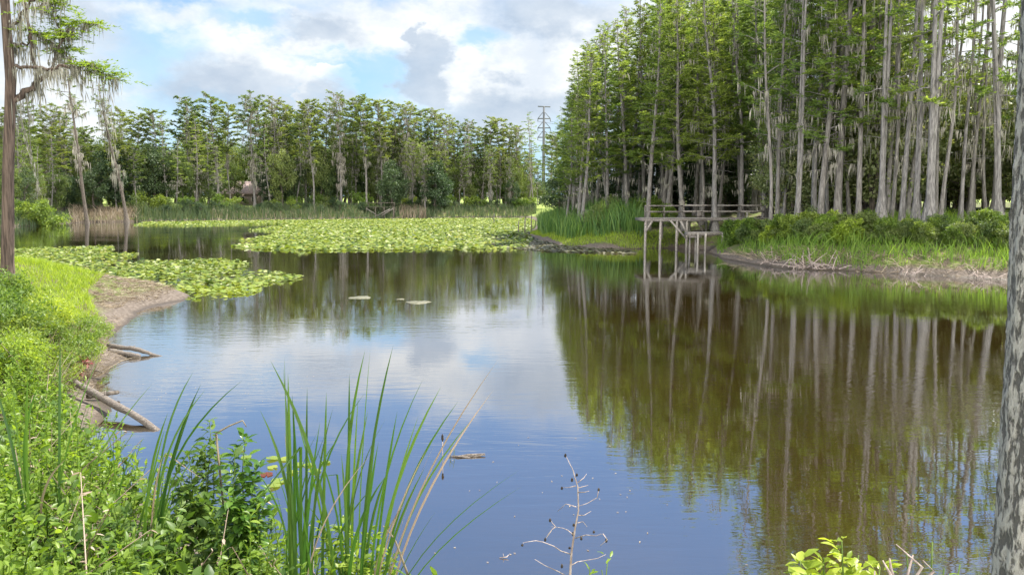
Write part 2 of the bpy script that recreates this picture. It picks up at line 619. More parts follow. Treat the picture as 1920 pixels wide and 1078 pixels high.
def strands(mb, rng, A, n, lo, hi, w, spread=.18):
    k = len(A) * n
    p = np.repeat(A, n, 0) + rng.normal(size=(k, 3)) * [spread, spread, .05]
    d = np.array([0, 0, -1.0]) + rng.normal(size=(k, 3)) * .09
    nn = rng.normal(size=(k, 3)) * [1, 1, .1]
    L = rng.uniform(lo, hi, k) * rng.uniform(.4, 1, k)
    mb.cards(p, d, nn, L, rng.uniform(.5, 1.5, k) * w, .3)


def cypress(seed, H, r0, t0, shape, spread, nb, per=5.0, m=11, cl=.34, cw=.085, moss=.5, leafmat_='cypress', bark='bark', curve=.35,
            mosslen=1.4, mossw=.07, dead=14, low=.12, bend=None):
    rng = np.random.default_rng(seed)
    tr, cr, ms = MB(), MB(), MB()
    k = 14
    z = np.concatenate([[0, .25, .6, 1.1, 1.9], np.linspace(3.2, H, k - 5)])
    ph = rng.uniform(0, 6.28, 4)
    tt = z / H
    px = curve * (np.sin(tt * 3.2 + ph[0]) - math.sin(ph[0])) + curve * .3 * (np.sin(tt * 9 + ph[1]) - math.sin(ph[1]))
    py = curve * (np.sin(tt * 2.7 + ph[2]) - math.sin(ph[2]))
    if bend is not None:
        px = px + bend[0] * tt ** bend[2]
        py = py + bend[1] * tt ** bend[2]
    path = np.stack([px, py, z], 1)
    rad = r0 * (1 - tt) ** .75 * .95 + .02 + r0 * 1.25 * np.exp(-z / .75)
    path[0, 2] = -.4
    tr.tube(path, rad, 9)

    def on(t):
        return np.stack([np.interp(t, tt, path[:, q]) for q in range(3)], -1)
    O, D, Ls, A = [], [], [], []
    az = rng.uniform(0, 6.28)
    for b in range(nb):
        f = (b + rng.uniform(-.4, .4)) / nb
        f = min(max(f, 0), 1)
        t = t0 + (1 - t0) * f ** (1.15 if shape == 'tier' else .85)
        az += 2.4 + rng.uniform(-.5, .5)
        if shape == 'cone':
            L = spread * (1.05 - f) ** .6 * rng.uniform(.55, 1.15)
            elv = rng.uniform(.05, .75) + .3 * f
        elif shape == 'flat':
            L = spread * (.45 + .55 * math.sin(min(1, f * 1.1) * math.pi * .75 + .35)) * rng.uniform(.6, 1.15)
            elv = rng.uniform(.05, .45) + .15 * f
        else:
            L = spread * rng.uniform(.35, 1.1) * (1.1 - .5 * f)
            elv = rng.uniform(-.1, .6)
        o = on(t)
        d = np.array([math.cos(az) * math.cos(elv), math.sin(az) * math.cos(elv), math.sin(elv)])
        s = np.linspace(0, 1, 5)
        bp = o + d * (L * s)[:, None] + np.array([0, 0, -1.0]) * (.10 * L * s ** 2)[:, None] + rng.normal(size=(5, 3)) * .03 * L * s[:, None]
        tr.tube(bp, np.linspace(.028, .007, 5) * (L ** .7) * (1.2 if shape == 'flat' else 1), 4, cap=False)
        ns = max(3, int(L * per))
        sv = rng.uniform(.22, 1, ns)
        po = np.stack([np.interp(sv, s, bp[:, q]) for q in range(3)], -1)
        yaw = rng.uniform(-1.1, 1.1, ns)
        base = math.atan2(d[1], d[0]) + yaw
        dd = np.stack([np.cos(base), np.sin(base), rng.uniform(-.25, .75, ns)], -1)
        O.append(po)
        D.append(unit(dd))
        Ls.append(rng.uniform(.35, .95, ns) * min(1, .5 + L * .22))
        q = rng.random() < moss
        if q:
            na = rng.integers(2, 6)
            sa = rng.uniform(.15, .95, na)
            A.append(np.stack([np.interp(sa, s, bp[:, c]) for c in range(3)], -1))
    for b in range(dead):                       # bare side twigs under the crown, hung with moss
        t = rng.uniform(low, max(t0 + .15, low + .1))
        az += 2.4 + rng.uniform(-.6, .6)
        L = rng.uniform(.4, 1.7)
        d = np.array([math.cos(az), math.sin(az), rng.uniform(-.1, .4)])
        s = np.linspace(0, 1, 4)
        bp = on(t) + d * (L * s)[:, None] - UP * (.12 * L * s ** 2)[:, None]
        tr.tube(bp, np.linspace(.025, .006, 4), 4, cap=False)
        if rng.random() < moss + .25:
            sa = rng.uniform(.2, 1, 4)
            A.append(np.stack([np.interp(sa, s, bp[:, c]) for c in range(3)], -1))
    sprays(cr, rng, np.concatenate(O), np.concatenate(D), np.concatenate(Ls), m, cl, cw)
    kit = [('trunk', tr.mesh('trunk', M[bark], True)), ('crown', cr.mesh('crown', M[leafmat_]))]
    if A:
        strands(ms, rng, np.concatenate(A), 4, .3, mosslen, mossw)
        kit.append(('hanging_moss', ms.mesh('hanging_moss', M['moss'])))
    return kit


def broadleaf(seed, H, wid, z0, ncl, per, ll, lw, mat, bark='barkdark', r0=.22, clr=1.0, stems=1, moss=0):
    """clumped leafy crown from z0 up to H"""
    rng = np.random.default_rng(seed)
    tr, cr, ms = MB(), MB(), MB()
    c = []
    while len(c) < ncl:
        q = rng.uniform(-1, 1, 3)
        r = np.linalg.norm(q)
        if r < 1 and r > .35:
            q = q * [wid, wid, (H - z0) / 2]
            c.append(q + [0, 0, (H + z0) / 2])
    c = np.array(c)
    for s in range(stems):
        a = s * 2.4
        top = np.array([math.cos(a) * wid * .15 * (stems > 1), math.sin(a) * wid * .15 * (stems > 1), z0 + (H - z0) * .55])
        pa = np.linspace([math.cos(a) * .1, math.sin(a) * .1, -.3], top, 5) + rng.normal(size=(5, 3)) * [.06 * wid, .06 * wid, 0]
        tr.tube(pa, np.linspace(r0 * 1.3, r0 * .45, 5), 7)
    for q in c[:: max(1, ncl // 14)]:
        st = np.array([0, 0, max(.2, min(q[2] - .3 * wid, z0 + (H - z0) * .5))])
        mid = (st + q) / 2 + rng.normal(size=3) * .12 * wid * [1, 1, .3]
        tr.tube([st, mid, q], [r0 * .35, r0 * .22, r0 * .06], 5, cap=False)
    cc = np.repeat(c, per, 0)
    k = len(cc)
    dv = unit(rng.normal(size=(k, 3)))
    rr = clr * wid * .33 * rng.uniform(.35, 1.15, (k, 1)) * np.repeat(rng.uniform(.6, 1.3, (ncl, 1)), per, 0)
    pos = cc + dv * rr * [1, 1, .7]
    pos[:, 2] = np.maximum(pos[:, 2], .05)
    dirs = dv * .6 + rng.normal(size=(k, 3)) * .6 + [0, 0, -.15]
    nn = UP * .7 + dv * .5 + rng.normal(size=(k, 3)) * .5
    cr.cards(pos, dirs, nn, rng.uniform(.6, 1.35, k) * ll, rng.uniform(.7, 1.3, k) * lw)
    kit = [('trunk' if H > 3.5 else 'stem', tr.mesh('trunk', M[bark], True)), ('crown' if H > 3.5 else 'foliage', cr.mesh('crown', M[mat]))]
    if moss:
        strands(ms, rng, c[:: max(1, ncl // moss)] + [0, 0, -.3], 9, .5, 2.2, .09, .35)
        kit.append(('hanging_moss', ms.mesh('hanging_moss', M['moss'])))
    return kit


K_dense = [cypress(100 + i, 24 + i % 3, .21, .26, 'cone', 2.6, 66, 8.0, 17, .27, .068, .25, dead=8, low=.1, bark='bark' if i % 2 else 'barkpale') for i in range(5)]
K_bare = [cypress(200 + i, 24 + i % 3 * 1.5, (.17, .105, .135, .19, .12)[i], .24, 'tier', 2.6, 48, 6.5, 16, .27, .068, .45, dead=9, low=.14, mosslen=1.7, mossw=.06,
                  bark='barkpale' if i % 2 else 'bark') for i in range(5)]
K_open = [cypress(250 + i, 25, (.14, .09, .12, .16)[i], .28, 'tier', 2.2, 14, 6, 16, .27, .068, .45, dead=9, low=.14, mosslen=1.6, mossw=.06, bark='barkpale' if i % 2 else 'bark') for i in range(4)]
K_thin = [cypress(300 + i, 20 + 2 * i, .10, .4, 'tier', 1.8, 30, 5, 11, .32, .085, .35, dead=12, low=.15, bark='bark') for i in range(3)]
K_far = [cypress(400 + i, 25, .26, .46 - .04 * (i % 3), 'flat', 4.3, 46, 4.0, 13, .6, .17, .3, dead=12, low=.3, leafmat_='cypress_far', mosslen=2.4, mossw=.14,
                 curve=.6) for i in range(5)]
K_farmoss = [cypress(500 + i, 24, .26, .40, 'flat', 3.6, 46, 3.4, 11, .55, .15, .8, dead=28, low=.2, leafmat_='cypress_far', mosslen=2.6, mossw=.15,
                     bark='barkpale') for i in range(3)]
K_oak = [broadleaf(600 + i, 12 + i, 4.6, 1.0, 46, 170, .42, .22, 'oak', r0=.3) for i in range(3)]
K_light = [broadleaf(700 + i, 11 + 2 * i, 3.6, 1.5, 40, 120, .42, .2, 'light', r0=.2, clr=.95) for i in range(3)]
K_under = [broadleaf(750 + i, 7 + i, 2.7, .5, 34, 190, .26, .13, 'oak' if i == 0 else 'pale', r0=.1, stems=2) for i in range(3)]
K_shrub = [broadleaf(800 + i, 1.7 + .3 * i, 1.15, .1, 20, 120, .16, .075, 'shrub' if i < 3 else 'light', bark='stem', r0=.03, stems=3) for i in range(4)]
K_bush = [broadleaf(850 + i, 1.3, 1.0, .05, 24, 190, .10, .035, 'shrub' if i < 2 else 'herb', bark='stem', r0=.02, stems=4) for i in range(3)]

K_weed = [broadleaf(880 + i, 2.1 + .2 * i, .95, .1, 26, 110, .22, .075, ('herb', 'shrub', 'light')[i], bark='stem', r0=.02, stems=4) for i in range(3)]

used = []


def free(x, y, dmin):
    for a, b in used:
        if (a - x) ** 2 + (b - y) ** 2 < dmin * dmin:
            return False
    used.append((x, y))
    return True


def rz():
    return random.uniform(0, 6.283)


# --- right-hand cypress stand: trunks seen one by one along the bank
def buttressed():
    rng = np.random.default_rng(42)
    H, r0 = 25, .18
    kit = cypress(42, H, r0, .3, 'tier', 2.4, 24, 6, 12, .33, .085, .4, dead=10, low=.2, mosslen=1.6, mossw=.07, bark='barkpale', curve=.25)
    tr = MB()
    n = 40
    zz = np.array([-.4, 0, .3, .6, .95, 1.3, 1.7, 2.2, 3, 4, 6, 9, 13, 18, 25.])
    th = np.arange(n) * 2 * np.pi / n
    V = []
    for z in zz:
        fl = math.exp(-max(z, 0) / 1.05)
        rr = r0 * (1 - z / 26) ** .75 + .55 * fl * (1 + .20 * np.cos(th * 8 + .6 * np.sin(th * 3))) * (1 if z < 12 else 0)
        V.append(np.stack([rr * np.cos(th) + .035 * max(z, 0) * .9, rr * np.sin(th), np.full(n, z)], 1))
    V = np.concatenate(V)
    m = len(zz)
    i, j = np.meshgrid(np.arange(m - 1), np.arange(n), indexing='ij')
    tr.add(V, np.stack([i * n + j, i * n + (j + 1) % n, (i + 1) * n + (j + 1) % n, (i + 1) * n + j], -1).reshape(-1, 4))
    me = tr.mesh('trunk', M['barkpale'], True)
    return [('trunk', me), ('branches', kit[0][1])] + kit[1:]


g = G(1740, 46)
used.append((g[0], g[1]))
K_butt = buttressed()
place(K_butt, 'cypress_tree', 'cypress with the widest fluted swollen trunk base on the right bank', 'tree', g, 1.0, 1.0, 'cypress trees on the right bank')

HERO = [(1457, 55, 'bare', .8, 'slim leaning cypress at the shore end of the dock'),
        (1468, 57, 'thin', .95, 'thinner cypress close beside the slim one at the dock end'),
        (1494, 52, 'bare', 1.0, 'straight pale cypress just right of the dock end'),
        (1526, 53, 'bare', .95, 'left trunk of a tight row of thick mossy cypresses'),
        (1537, 51.5, 'bare', 1.15, 'thickest middle trunk of the tight mossy cypress row'),
        (1550, 54, 'bare', 1.0, 'right trunk of a tight row of thick mossy cypresses'),
        (1570, 56, 'thin', 1.1, 'dark thin cypress standing right of the tight trunk row'),
        (1592, 54, 'thin', 1.05, 'bowed cypress bare of leaves low down beside a pale straight trunk'),
        (1610, 50, 'bare', 1.1, 'pale straight cypress trunk in the middle of the right bank'),
        (1650, 48.5, 'bare', 1.2, 'broad cypress with green spray hanging across its trunk'),
        (1669, 49.5, 'bare', .95, 'cypress tapering behind the broad trunk with the green spray'),
        (1690, 48, 'bare', .95, 'cypress leaning right towards the swollen based tree'),
        (1716, 47.5, 'bare', .9, 'slim upright cypress just left of the swollen based tree'),
        (1800, 49, 'bare', 1.1, 'moss curtained cypress with a dark hollow at its foot'),
        (1818, 51, 'bare', .9, 'mossy cypress right behind the hollow footed one'),
        (1316, 68, 'thin', 1.3, 'straight pale trunk rising directly behind the dock railing'),
        (1347, 70, 'thin', 1.2, 'second pale trunk behind the dock railing, right of the straight one'),
        (1872, 47, 'bare', 1.0, 'leaning cypress nearest the foreground trunk across the water')]
for i, (px, Y, kd, s, lb) in enumerate(HERO):
    g = G(px, Y)
    used.append((g[0], g[1]))
    kit = (K_open if kd == 'bare' and px > 1600 else K_bare if kd == 'bare' else K_thin)[i % (4 if kd == 'bare' else 3)]
    if px in (1650, 1716, 1494, 1872):
        kit, s = K_butt, s * .68
    lean = {1690: .055, 1872: .06, 1457: .03, 1592: -.02}.get(px, random.uniform(-.012, .012))
    place(kit, 'cypress_tree', lb, 'tree', g, rz(), (s, s, random.uniform(.92, 1.05)), 'cypress trees on the right bank', tilt=(0, lean, 0))

LBL_R = [(1205, 'feathery green cypress at the left edge of the right hand stand'),
         (1440, 'feathery green cypress in the tall stand behind the dock'),
         (1690, 'moss draped cypress deep in the stand right of the dock'),
         (9999, 'sparse tall cypress with sky behind it in the far right of the stand')]
n_r = 0
tries = 0
while n_r < 138 and tries < 6000:
    tries += 1
    px = random.uniform(1055, 2120)
    if px < 1210:
        Y = random.uniform(72, 100)
        if random.random() < .35:
            continue
    elif px < 1440:
        Y = random.uniform(64, 108)
    elif px < 1690:
        Y = random.uniform(51, 69)
    else:
        Y = random.uniform(47, 60)
        if px > 1990 or random.random() < .62:
            continue
    g = G(px, Y)
    s_ = float(sdist(g[0], g[1])[0])
    if s_ < 2.5 or not free(g[0], g[1], 1.5 if px < 1440 else (1.15 if px < 1690 else 1.5)):
        continue
    # the stand's silhouette steps down to its left end
    lim = {0: 1.0}
    if px < 1440:
        kit = random.choice(K_dense)
        top = np.interp(px, [1055, 1075, 1110, 1140, 1165, 1190, 1300], [215, 130, 40, 75, 40, -10, -60])
        hh = (P(px, top, Y)[2] - g[2]) * random.uniform(.86, 1.0)
        s = hh / 25.0
        s = (min(1.1, s ** .5 + .05), min(1.1, s ** .5 + .05), min(s, 1.25))
    elif px < 1690:
        kit = random.choice(K_bare + K_dense[:2] + K_thin)
        s = random.uniform(.9, 1.12)
        q = random.uniform(.75, 1.35)
        s = (q, q, s)
    else:
        kit = random.choice(K_open + K_thin)
        s = random.uniform(.8, 1.1)
        q = random.uniform(.7, 1.25)
        s = (q, q, s)
    lb = next(l for q, l in LBL_R if px < q)
    place(kit, 'cypress_tree', lb, 'tree', g, rz(), s, lb.replace('feathery green cypress', 'feathery cypresses').replace('cypress ', 'cypresses ') [:60], tilt=(random.uniform(-.03, .03), random.gauss(0, .032), 0))
    n_r += 1

for i in range(22):                        # the stand carries on past the right edge of the picture
    px = random.uniform(2010, 2480)
    Y = random.uniform(42, 60)
    g = G(px, Y)
    if float(sdist(g[0], g[1])[0]) < 2.5 or not free(g[0], g[1], 2.0):
        continue
    place(random.choice(K_open + K_bare), 'cypress_tree', 'cypress of the right bank past the near pale trunk', 'tree', g, rz(), random.uniform(.8, 1.05), 'cypresses past the right edge')
# understorey behind the right bank
for i in range(124):
    px = random.uniform(1050, 2100) if i < 62 else random.uniform(1440, 2080)
    Y = random.uniform(64, 118) if px < 1440 else random.uniform(64, 88)
    if px < 1200:
        Y = random.uniform(85, 120)
    elif px < 1480:
        Y = random.uniform(74, 112)
    g = G(px, Y)
    if float(sdist(g[0], g[1])[0]) < 3.5:
        continue
    dk = px < 1470
    if 1100 < px < 1230 and i % 3:
        continue
    if not dk and i % 3 == 0:
        g = G(px, random.uniform(54, 66))
    if dk:
        kit = K_oak[i % 3] if (i % 3 and 1080 < px) else K_under[0]
        s = random.uniform(.55, .95) if kit in K_oak else random.uniform(.8, 1.3)
        place(kit, 'evergreen_tree', 'dark evergreen tree filling the shade behind the dock', 'tree', g, rz(), s, 'dark evergreens behind the dock')
    else:
        kit = K_under[1 + i % 2]
        place(kit, 'understory_tree', 'small pale leafed tree glimpsed between the cypress trunks right of the dock', 'tree', g, rz(), random.uniform(.7, 1.35), 'pale understory trees behind the right bank')

# bank-side shrubs on the right
for i in range(30):
    px = random.uniform(1365, 1905)
    base = np.interp(px, [1345, 1400, 1480, 1600, 1750, 1890], [58, 52.5, 47.5, 45, 42.5, 40.5])
    Y = base + random.uniform(.8, 6.5)
    g = G(px, Y)
    if float(sdist(g[0], g[1])[0]) < .8:
        continue
    if px < 1640:
        lb, gp = 'leafy green shrub on the bank between the dock and the tight trunk row', 'shrubs on the bank right of the dock'
    else:
        lb, gp = 'leafy green shrub at the foot of the right bank cypresses', 'shrubs below the right bank cypresses'
    place(random.choice(K_shrub), 'bank_shrub', lb, 'shrub', g, rz(), random.uniform(.4, .75) * (.6 if px < 1440 else 1 if px < 1560 else .7), gp)

for i in range(110):
    px = random.uniform(1362, 1905)
    base = np.interp(px, [1345, 1400, 1480, 1600, 1750, 1890], [58, 52.5, 47.5, 45, 42.5, 40.5])
    Y = base + abs(random.gauss(0, 1.6)) + .35
    g = G(px, Y)
    if float(sdist(g[0], g[1])[0]) < .3:
        continue
    near_dock = px < 1640
    place(K_weed[i % 3 if near_dock else 1 + i % 2], 'bank_weed', 'tall bright leafy weed crowding the bank beside the dock' if near_dock else 'leafy weed growing along the right bank edge below the cypresses', 'plant', g, rz(),
          random.uniform(.3, .8) if near_dock else random.uniform(.2, .65), 'tall weeds by the dock' if near_dock else 'weeds on the right bank edge')

for i in range(22):
    px = random.uniform(1085, 1240)
    Y = random.uniform(69, 84)
    g = G(px, Y)
    if float(sdist(g[0], g[1])[0]) < 2.2:
        continue
    place(K_shrub[i % 4] if i % 2 else K_weed[i % 3], 'bank_shrub', 'leafy shrub between the cattail point and the dock', 'shrub', g, rz(), random.uniform(.6, 1.1), 'shrubs left of the dock')

# --- far shore
FAR = [(8, 205, 150), (45, 195, 140), (95, 200, 150), (125, 215, 155), (245, 208, 165), (268, 214, 172), (296, 208, 170), (358, 187, 176), (372, 205, 190), (412, 181, 178), (432, 196, 188),
       (478, 178, 181), (493, 190, 195), (520, 184, 186), (545, 196, 190), (573, 196, 188), (588, 190, 180), (607, 200, 190), (640, 177, 186), (668, 190, 196), (688, 181, 186),
       (714, 190, 192), (735, 198, 200), (762, 192, 196), (790, 205, 200), (812, 205, 204), (835, 217, 204), (852, 232, 210), (880, 226, 206), (900, 240, 212), (918, 232, 208),
       (932, 224, 210), (948, 236, 214), (968, 238, 210), (996, 285, 222), (1008, 300, 230), (1036, 258, 215), (1048, 248, 205), (-40, 190, 150), (-80, 200, 150)]
for i, (px, top, Y) in enumerate(FAR):
    g = G(px, Y)
    used.append((g[0], g[1]))
    moss_ = i % 5 == 3 or px in (478, 812, 835, 880)
    kit = K_farmoss[i % 3] if moss_ else K_far[i % 5]
    s = (P(px, top, Y)[2] - g[2]) / (24.0 if moss_ else 25.0)
    wd = min(1.15, s)
    side = 'left of the house' if px < 440 else ('right of the house' if px < 760 else 'near the steel pylon')
    lb = ('grey moss laden' if moss_ else 'flat topped') + ' cypress on the far shore ' + side
    place(kit, 'cypress_tree', lb, 'tree', g, rz(), (wd * random.uniform(.8, 1.0), wd, s), 'far shore cypresses ' + side)
n_f = 0
while n_f < 70:
    px = random.uniform(-60, 1000)
    Y = random.uniform(155, 176) if px < 260 else random.uniform(186, 232)
    g = G(px, Y)
    if 325 < px < 345 or 438 < px < 503 or float(sdist(g[0], g[1])[0]) < 2 or not free(g[0], g[1], 2.2):
        continue
    top = np.interp(px, [0, 230, 340, 360, 440, 480, 560, 640, 760, 850, 960, 1000], [225, 235, 290, 220, 240, 215, 245, 215, 225, 255, 262, 300]) + random.uniform(0, 45)
    s = (P(px, top, Y)[2] - g[2]) / 25
    kit = random.choice(K_far + K_farmoss)
    side = 'left of the house' if px < 440 else ('right of the house' if px < 760 else 'near the steel pylon')
    lb = 'tall thin cypress in the back rows of the far shore ' + side
    place(kit, 'cypress_tree', lb, 'tree', g, rz(), (min(s, .8), min(s, .8), s), 'back row cypresses ' + side)
    n_f += 1
for i in range(64):
    px = random.uniform(-60, 1000)
    Y = random.uniform(150, 180) if px < 260 else random.uniform(184, 240)
    if px < 130:
        Y = random.uniform(125, 155)
    if 428 < px < 505 and Y < 224:
        continue
    g = G(px, Y)
    if float(sdist(g[0], g[1])[0]) < 3:
        continue
    top = random.uniform(265, 330) if px < 640 else random.uniform(285, 335)
    hh = P(px, top, Y)[2] - g[2]
    if i % 5 < 3:
        j = i % 3
        s = hh / (12 + j)
        place(K_oak[j], 'evergreen_tree', 'dark rounded evergreen tree below the far shore cypresses', 'tree', g, rz(), (s * .8, s * .8, s), 'dark evergreens on the far shore')
    else:
        j = i % 3
        s = hh / (11 + 2 * j)
        place(K_light[j], 'leafy_tree', 'pale green leafy tree between far shore cypress trunks', 'tree', g, rz(), (s * .75, s * .75, s), 'pale leafy trees on the far shore')
for px, Y, top, lb in [(290, 166, 272, 'broad dark round oak by the water on the far shore'), (545, 205, 205, 'dark oak with a pale crown behind it in the far tree line'),
                       (620, 190, 300, 'low spreading dark oak over the far lawn'), (525, 214, 245, 'dark tree rising right of the far house')]:
    g = G(px, Y)
    s = (P(px, top, Y)[2] - g[2]) / 12
    place(K_oak[0], 'evergreen_tree', lb, 'tree', g, rz(), (s * .8, s * .8, s), 'dark evergreens on the far shore')
for i in range(84):
    px = -60 + 1040 * (i + random.uniform(0, 1)) / 84
    Y = random.uniform(172, 195) if px < 260 else random.uniform(218, 246)
    if 425 < px < 510:
        Y = random.uniform(230, 246)
    g = G(px, Y)
    j = i % 3
    top = (np.interp(px, [0, 330, 360, 560, 700, 900, 980], [225, 285, 245, 250, 235, 270, 300]) + random.uniform(-8, 40))
    s = (P(px, top, Y)[2] - g[2]) / (11 + 2 * j)
    place(K_light[j], 'leafy_tree', 'tall pale green tree closing the view behind the far shore cypresses', 'tree', g, rz(), (s * .7, s * .7, s), 'tall leafy trees behind the far cypresses')
# bright wall of low growth behind the gap by the pylon, and a screen beyond the lawn
for i in range(66):
    px = random.uniform(960, 1110) if i < 14 else -60 + 1040 * (i - 14 + random.random()) / 52
    Y = random.uniform(248, 285) if px > 280 else random.uniform(200, 230)
    g = G(px, Y)
    lb = 'low sunlit yellow green thicket in the gap near the pylon' if i < 14 else 'sunlit leafy tree beyond the far lawn'
    s = random.uniform(.45, .75) if i < 14 else random.uniform(.9, 1.4)
    place(K_light[i % 3], 'leafy_tree', lb, 'tree', g, rz(), (s * 1.6, s * 1.6, s), 'thicket near the pylon' if i < 14 else 'trees beyond the far lawn')

for i in range(44):
    px = -50 + 1030 * (i + random.random()) / 44
    Y = np.interp(px, [-60, 60, 150, 300, 480, 700, 900, 1000], [121, 127, 154, 162, 174, 189, 201, 206]) + random.uniform(2, 12)
    if 425 < px < 500 or float(sdist(*G(px, Y)[:2])[0]) < 2:
        continue
    g = G(px, Y)
    hh = P(px, random.uniform(255, 345), Y)[2] - g[2]
    j = i % 3
    s = hh / (11 + 2 * j)
    place(K_light[j], 'leafy_tree', 'leafy tree standing forward at the reedy far shore', 'tree', g, rz(), (s * .62, s * .62, s), 'leafy trees at the far water edge')
for i in range(46):
    px = random.uniform(250, 1000)
    Y = np.interp(px, [0, 60, 150, 300, 480, 700, 900, 1000], [118, 123, 150, 157, 168, 184, 196, 200]) + random.uniform(-1, 5)
    g = G(px, Y)
    place(K_under[0], 'dark_bush', 'dark round bush among the far shore reeds', 'shrub', g, rz(), random.uniform(.22, .46), 'dark bushes among the far reeds')

for i in range(60):
    px = -50 + 1060 * (i + random.random()) / 60
    Y = np.interp(px, [-60, 60, 150, 300, 480, 700, 900, 1000], [121, 127, 154, 162, 174, 189, 201, 206]) + random.uniform(1, 9)
    g = G(px, Y)
    if 430 < px < 500 or float(sdist(g[0], g[1])[0]) < 1.5 or not free(g[0], g[1], 1.6):
        continue
    s = (P(px, random.uniform(215, 285), Y)[2] - g[2]) / 22
    q = s * random.uniform(1.3, 1.9)
    place(K_thin[i % 3], 'cypress_tree', 'slender bare stemmed cypress at the edge of the far shore reeds', 'tree', g, rz(), (q, q, s), 'slender cypresses at the far water edge')

for px, Y, top, w_, lb in [(441, 204, 300, .6, 'leafy tree covering the left half of the far house'), (509, 206, 320, .5, 'leafy tree just right of the far house'), (462, 196, 372, 1.0, 'round bush in front of the far house')]:
    g = G(px, Y)
    s = (P(px, top, Y)[2] - g[2]) / 11
    place(K_light[0], 'leafy_tree', lb, 'tree', g, rz(), (s * w_, s * w_, s), 'leafy trees at the far water edge')

# two leaning moss hung trees on the left part of the far shore
for px, Y, top, bend, lb in [(165, 140, 95, (-2.4, 0, 1.3), 'tall leaning trunk wrapped in moss above the dry reeds'), (238, 150, 150, (-4.2, 0, 1.2), 'second leaning moss hung trunk right of the first')]:
    g = G(px, Y)
    H = P(px, top, Y)[2] - g[2]
    place(cypress(int(px), H, .33, .62, 'tier', 3.2, 26, 2.6, 9, .5, .13, .7, dead=24, low=.25, leafmat_='cypress_far', mosslen=3.2, mossw=.13, bark='barkdark', bend=bend),
          'cypress_tree', lb, 'tree', g, 0, 1, 'leaning trees on the far shore')
for i in range(30):
    px = random.uniform(20, 1000)
    Y = np.interp(px, [0, 60, 150, 300, 480, 700, 900, 1000], [118, 123, 150, 157, 168, 184, 196, 200]) + random.uniform(2, 7)
    if 420 < px < 500 and i % 2:
        px = random.uniform(430, 490)
    g = G(px, Y)
    lb = 'low green shrub in the reeds along the far shore'
    place(K_shrub[i % 4], 'bank_shrub', lb, 'shrub', g, rz(), random.uniform(1.1, 2.0), 'shrubs along the far shore')
for px, s in [(75, 2.0), (95, 2.4), (60, 1.8)]:
    g = G(px, 125)
    place(K_shrub[1], 'bank_shrub', 'bright green shrub beside the dry reeds at the far left', 'shrub', g, rz(), s, 'bright shrubs at the far left')


# ------------------------------------------------------------------ reeds and grass (uncountable)
def scatter(poly, n, keep=None, rng=RNG):
    poly = np.asarray(poly, float)
    lo, hi = poly.min(0), poly.max(0)
    out = []
    tot = 0
    while tot < n:
        q = rng.uniform(lo, hi, (n * 2, 2))
        ins = np.zeros(len(q), bool)
        for i in range(len(poly)):
            a, b = poly[i], poly[(i + 1) % len(poly)]
            c = (a[1] > q[:, 1]) != (b[1] > q[:, 1])
            ins ^= c & (q[:, 0] < a[0] + (q[:, 1] - a[1]) * (b[0] - a[0]) / ((b[1] - a[1]) or 1e-9))
        q = q[ins]
        if keep is not None:
            q = q[keep(q[:, 0], q[:, 1])]
        if len(q) == 0:
            break
        out.append(q)
        tot += len(q)
    return np.concatenate(out)[:n]


def reed(mb, xy, h0, h1, w, lean=.18, bend=.12, sink=.05):
    n = len(xy)
    z = np.maximum(tz(xy[:, 0], xy[:, 1]), -.4)
    B = np.column_stack([xy, z - sink])
    h = RNG.uniform(h0, h1, n) * (.78 + .3 * wob(xy[:, 0], xy[:, 1], .8))
    d = RNG.normal(size=(n, 2)) * lean
    T = B + np.column_stack([d * h[:, None], h])
    b = np.column_stack([-d * h[:, None] * .35 * RNG.uniform(.2, 1.4, (n, 1)), np.abs(RNG.normal(size=n)) * bend * h * .5])
    mb.blades(B, T, b, RNG.uniform(.6, 1.3, n) * w)


def pixpoly(pts, z=0.0):
    return [W(px, py, z)[:2] for px, py in pts]


# green cattail stand on the point left of the dock
mb = MB()
pts = scatter([W(1000, 428)[:2], W(1000, 443)[:2], W(1060, 458)[:2], W(1130, 463)[:2], W(1205, 463)[:2], G(1215, 85)[:2], G(1120, 105)[:2], G(1010, 112)[:2]], 9000, lambda x, y: sdist(x, y) > .9)
reed(mb, pts, 1.2, 3.1, .07, .2)
tag(mb.build('reed_bed', M['reed']), 'dense green cattail stand on the point left of the dock', 'reeds', kind='stuff')
mb = MB()
pts = scatter([W(990, 440)[:2], W(1060, 462)[:2], W(1210, 469)[:2], W(1290, 468)[:2], G(1290, 70)[:2], G(1150, 74)[:2], G(1000, 92)[:2]], 12000, lambda x, y: (sdist(x, y) > .05) & (sdist(x, y) < 3.5))
reed(mb, pts, .2, .5, .03, .3)
tag(mb.build('shore_grass', M['grass']), 'short bright grass fringe in front of the cattail stand', 'grass', kind='stuff')
# far shore reeds
line = [(-60, 118), (60, 120), (150, 148), (300, 154), (480, 164), (700, 180), (900, 192), (1000, 196)]


def shoreband(n, p0, p1, d0, d1):
    px = RNG.uniform(p0, p1, n)
    Y = np.interp(px, [a for a, _ in line], [b for _, b in line]) + RNG.uniform(d0, d1, n)
    x = (px - CX) / FPX * (Y + .4)
    q = np.column_stack([x, Y])
    return q[sdist(q[:, 0], q[:, 1]) > -.6]


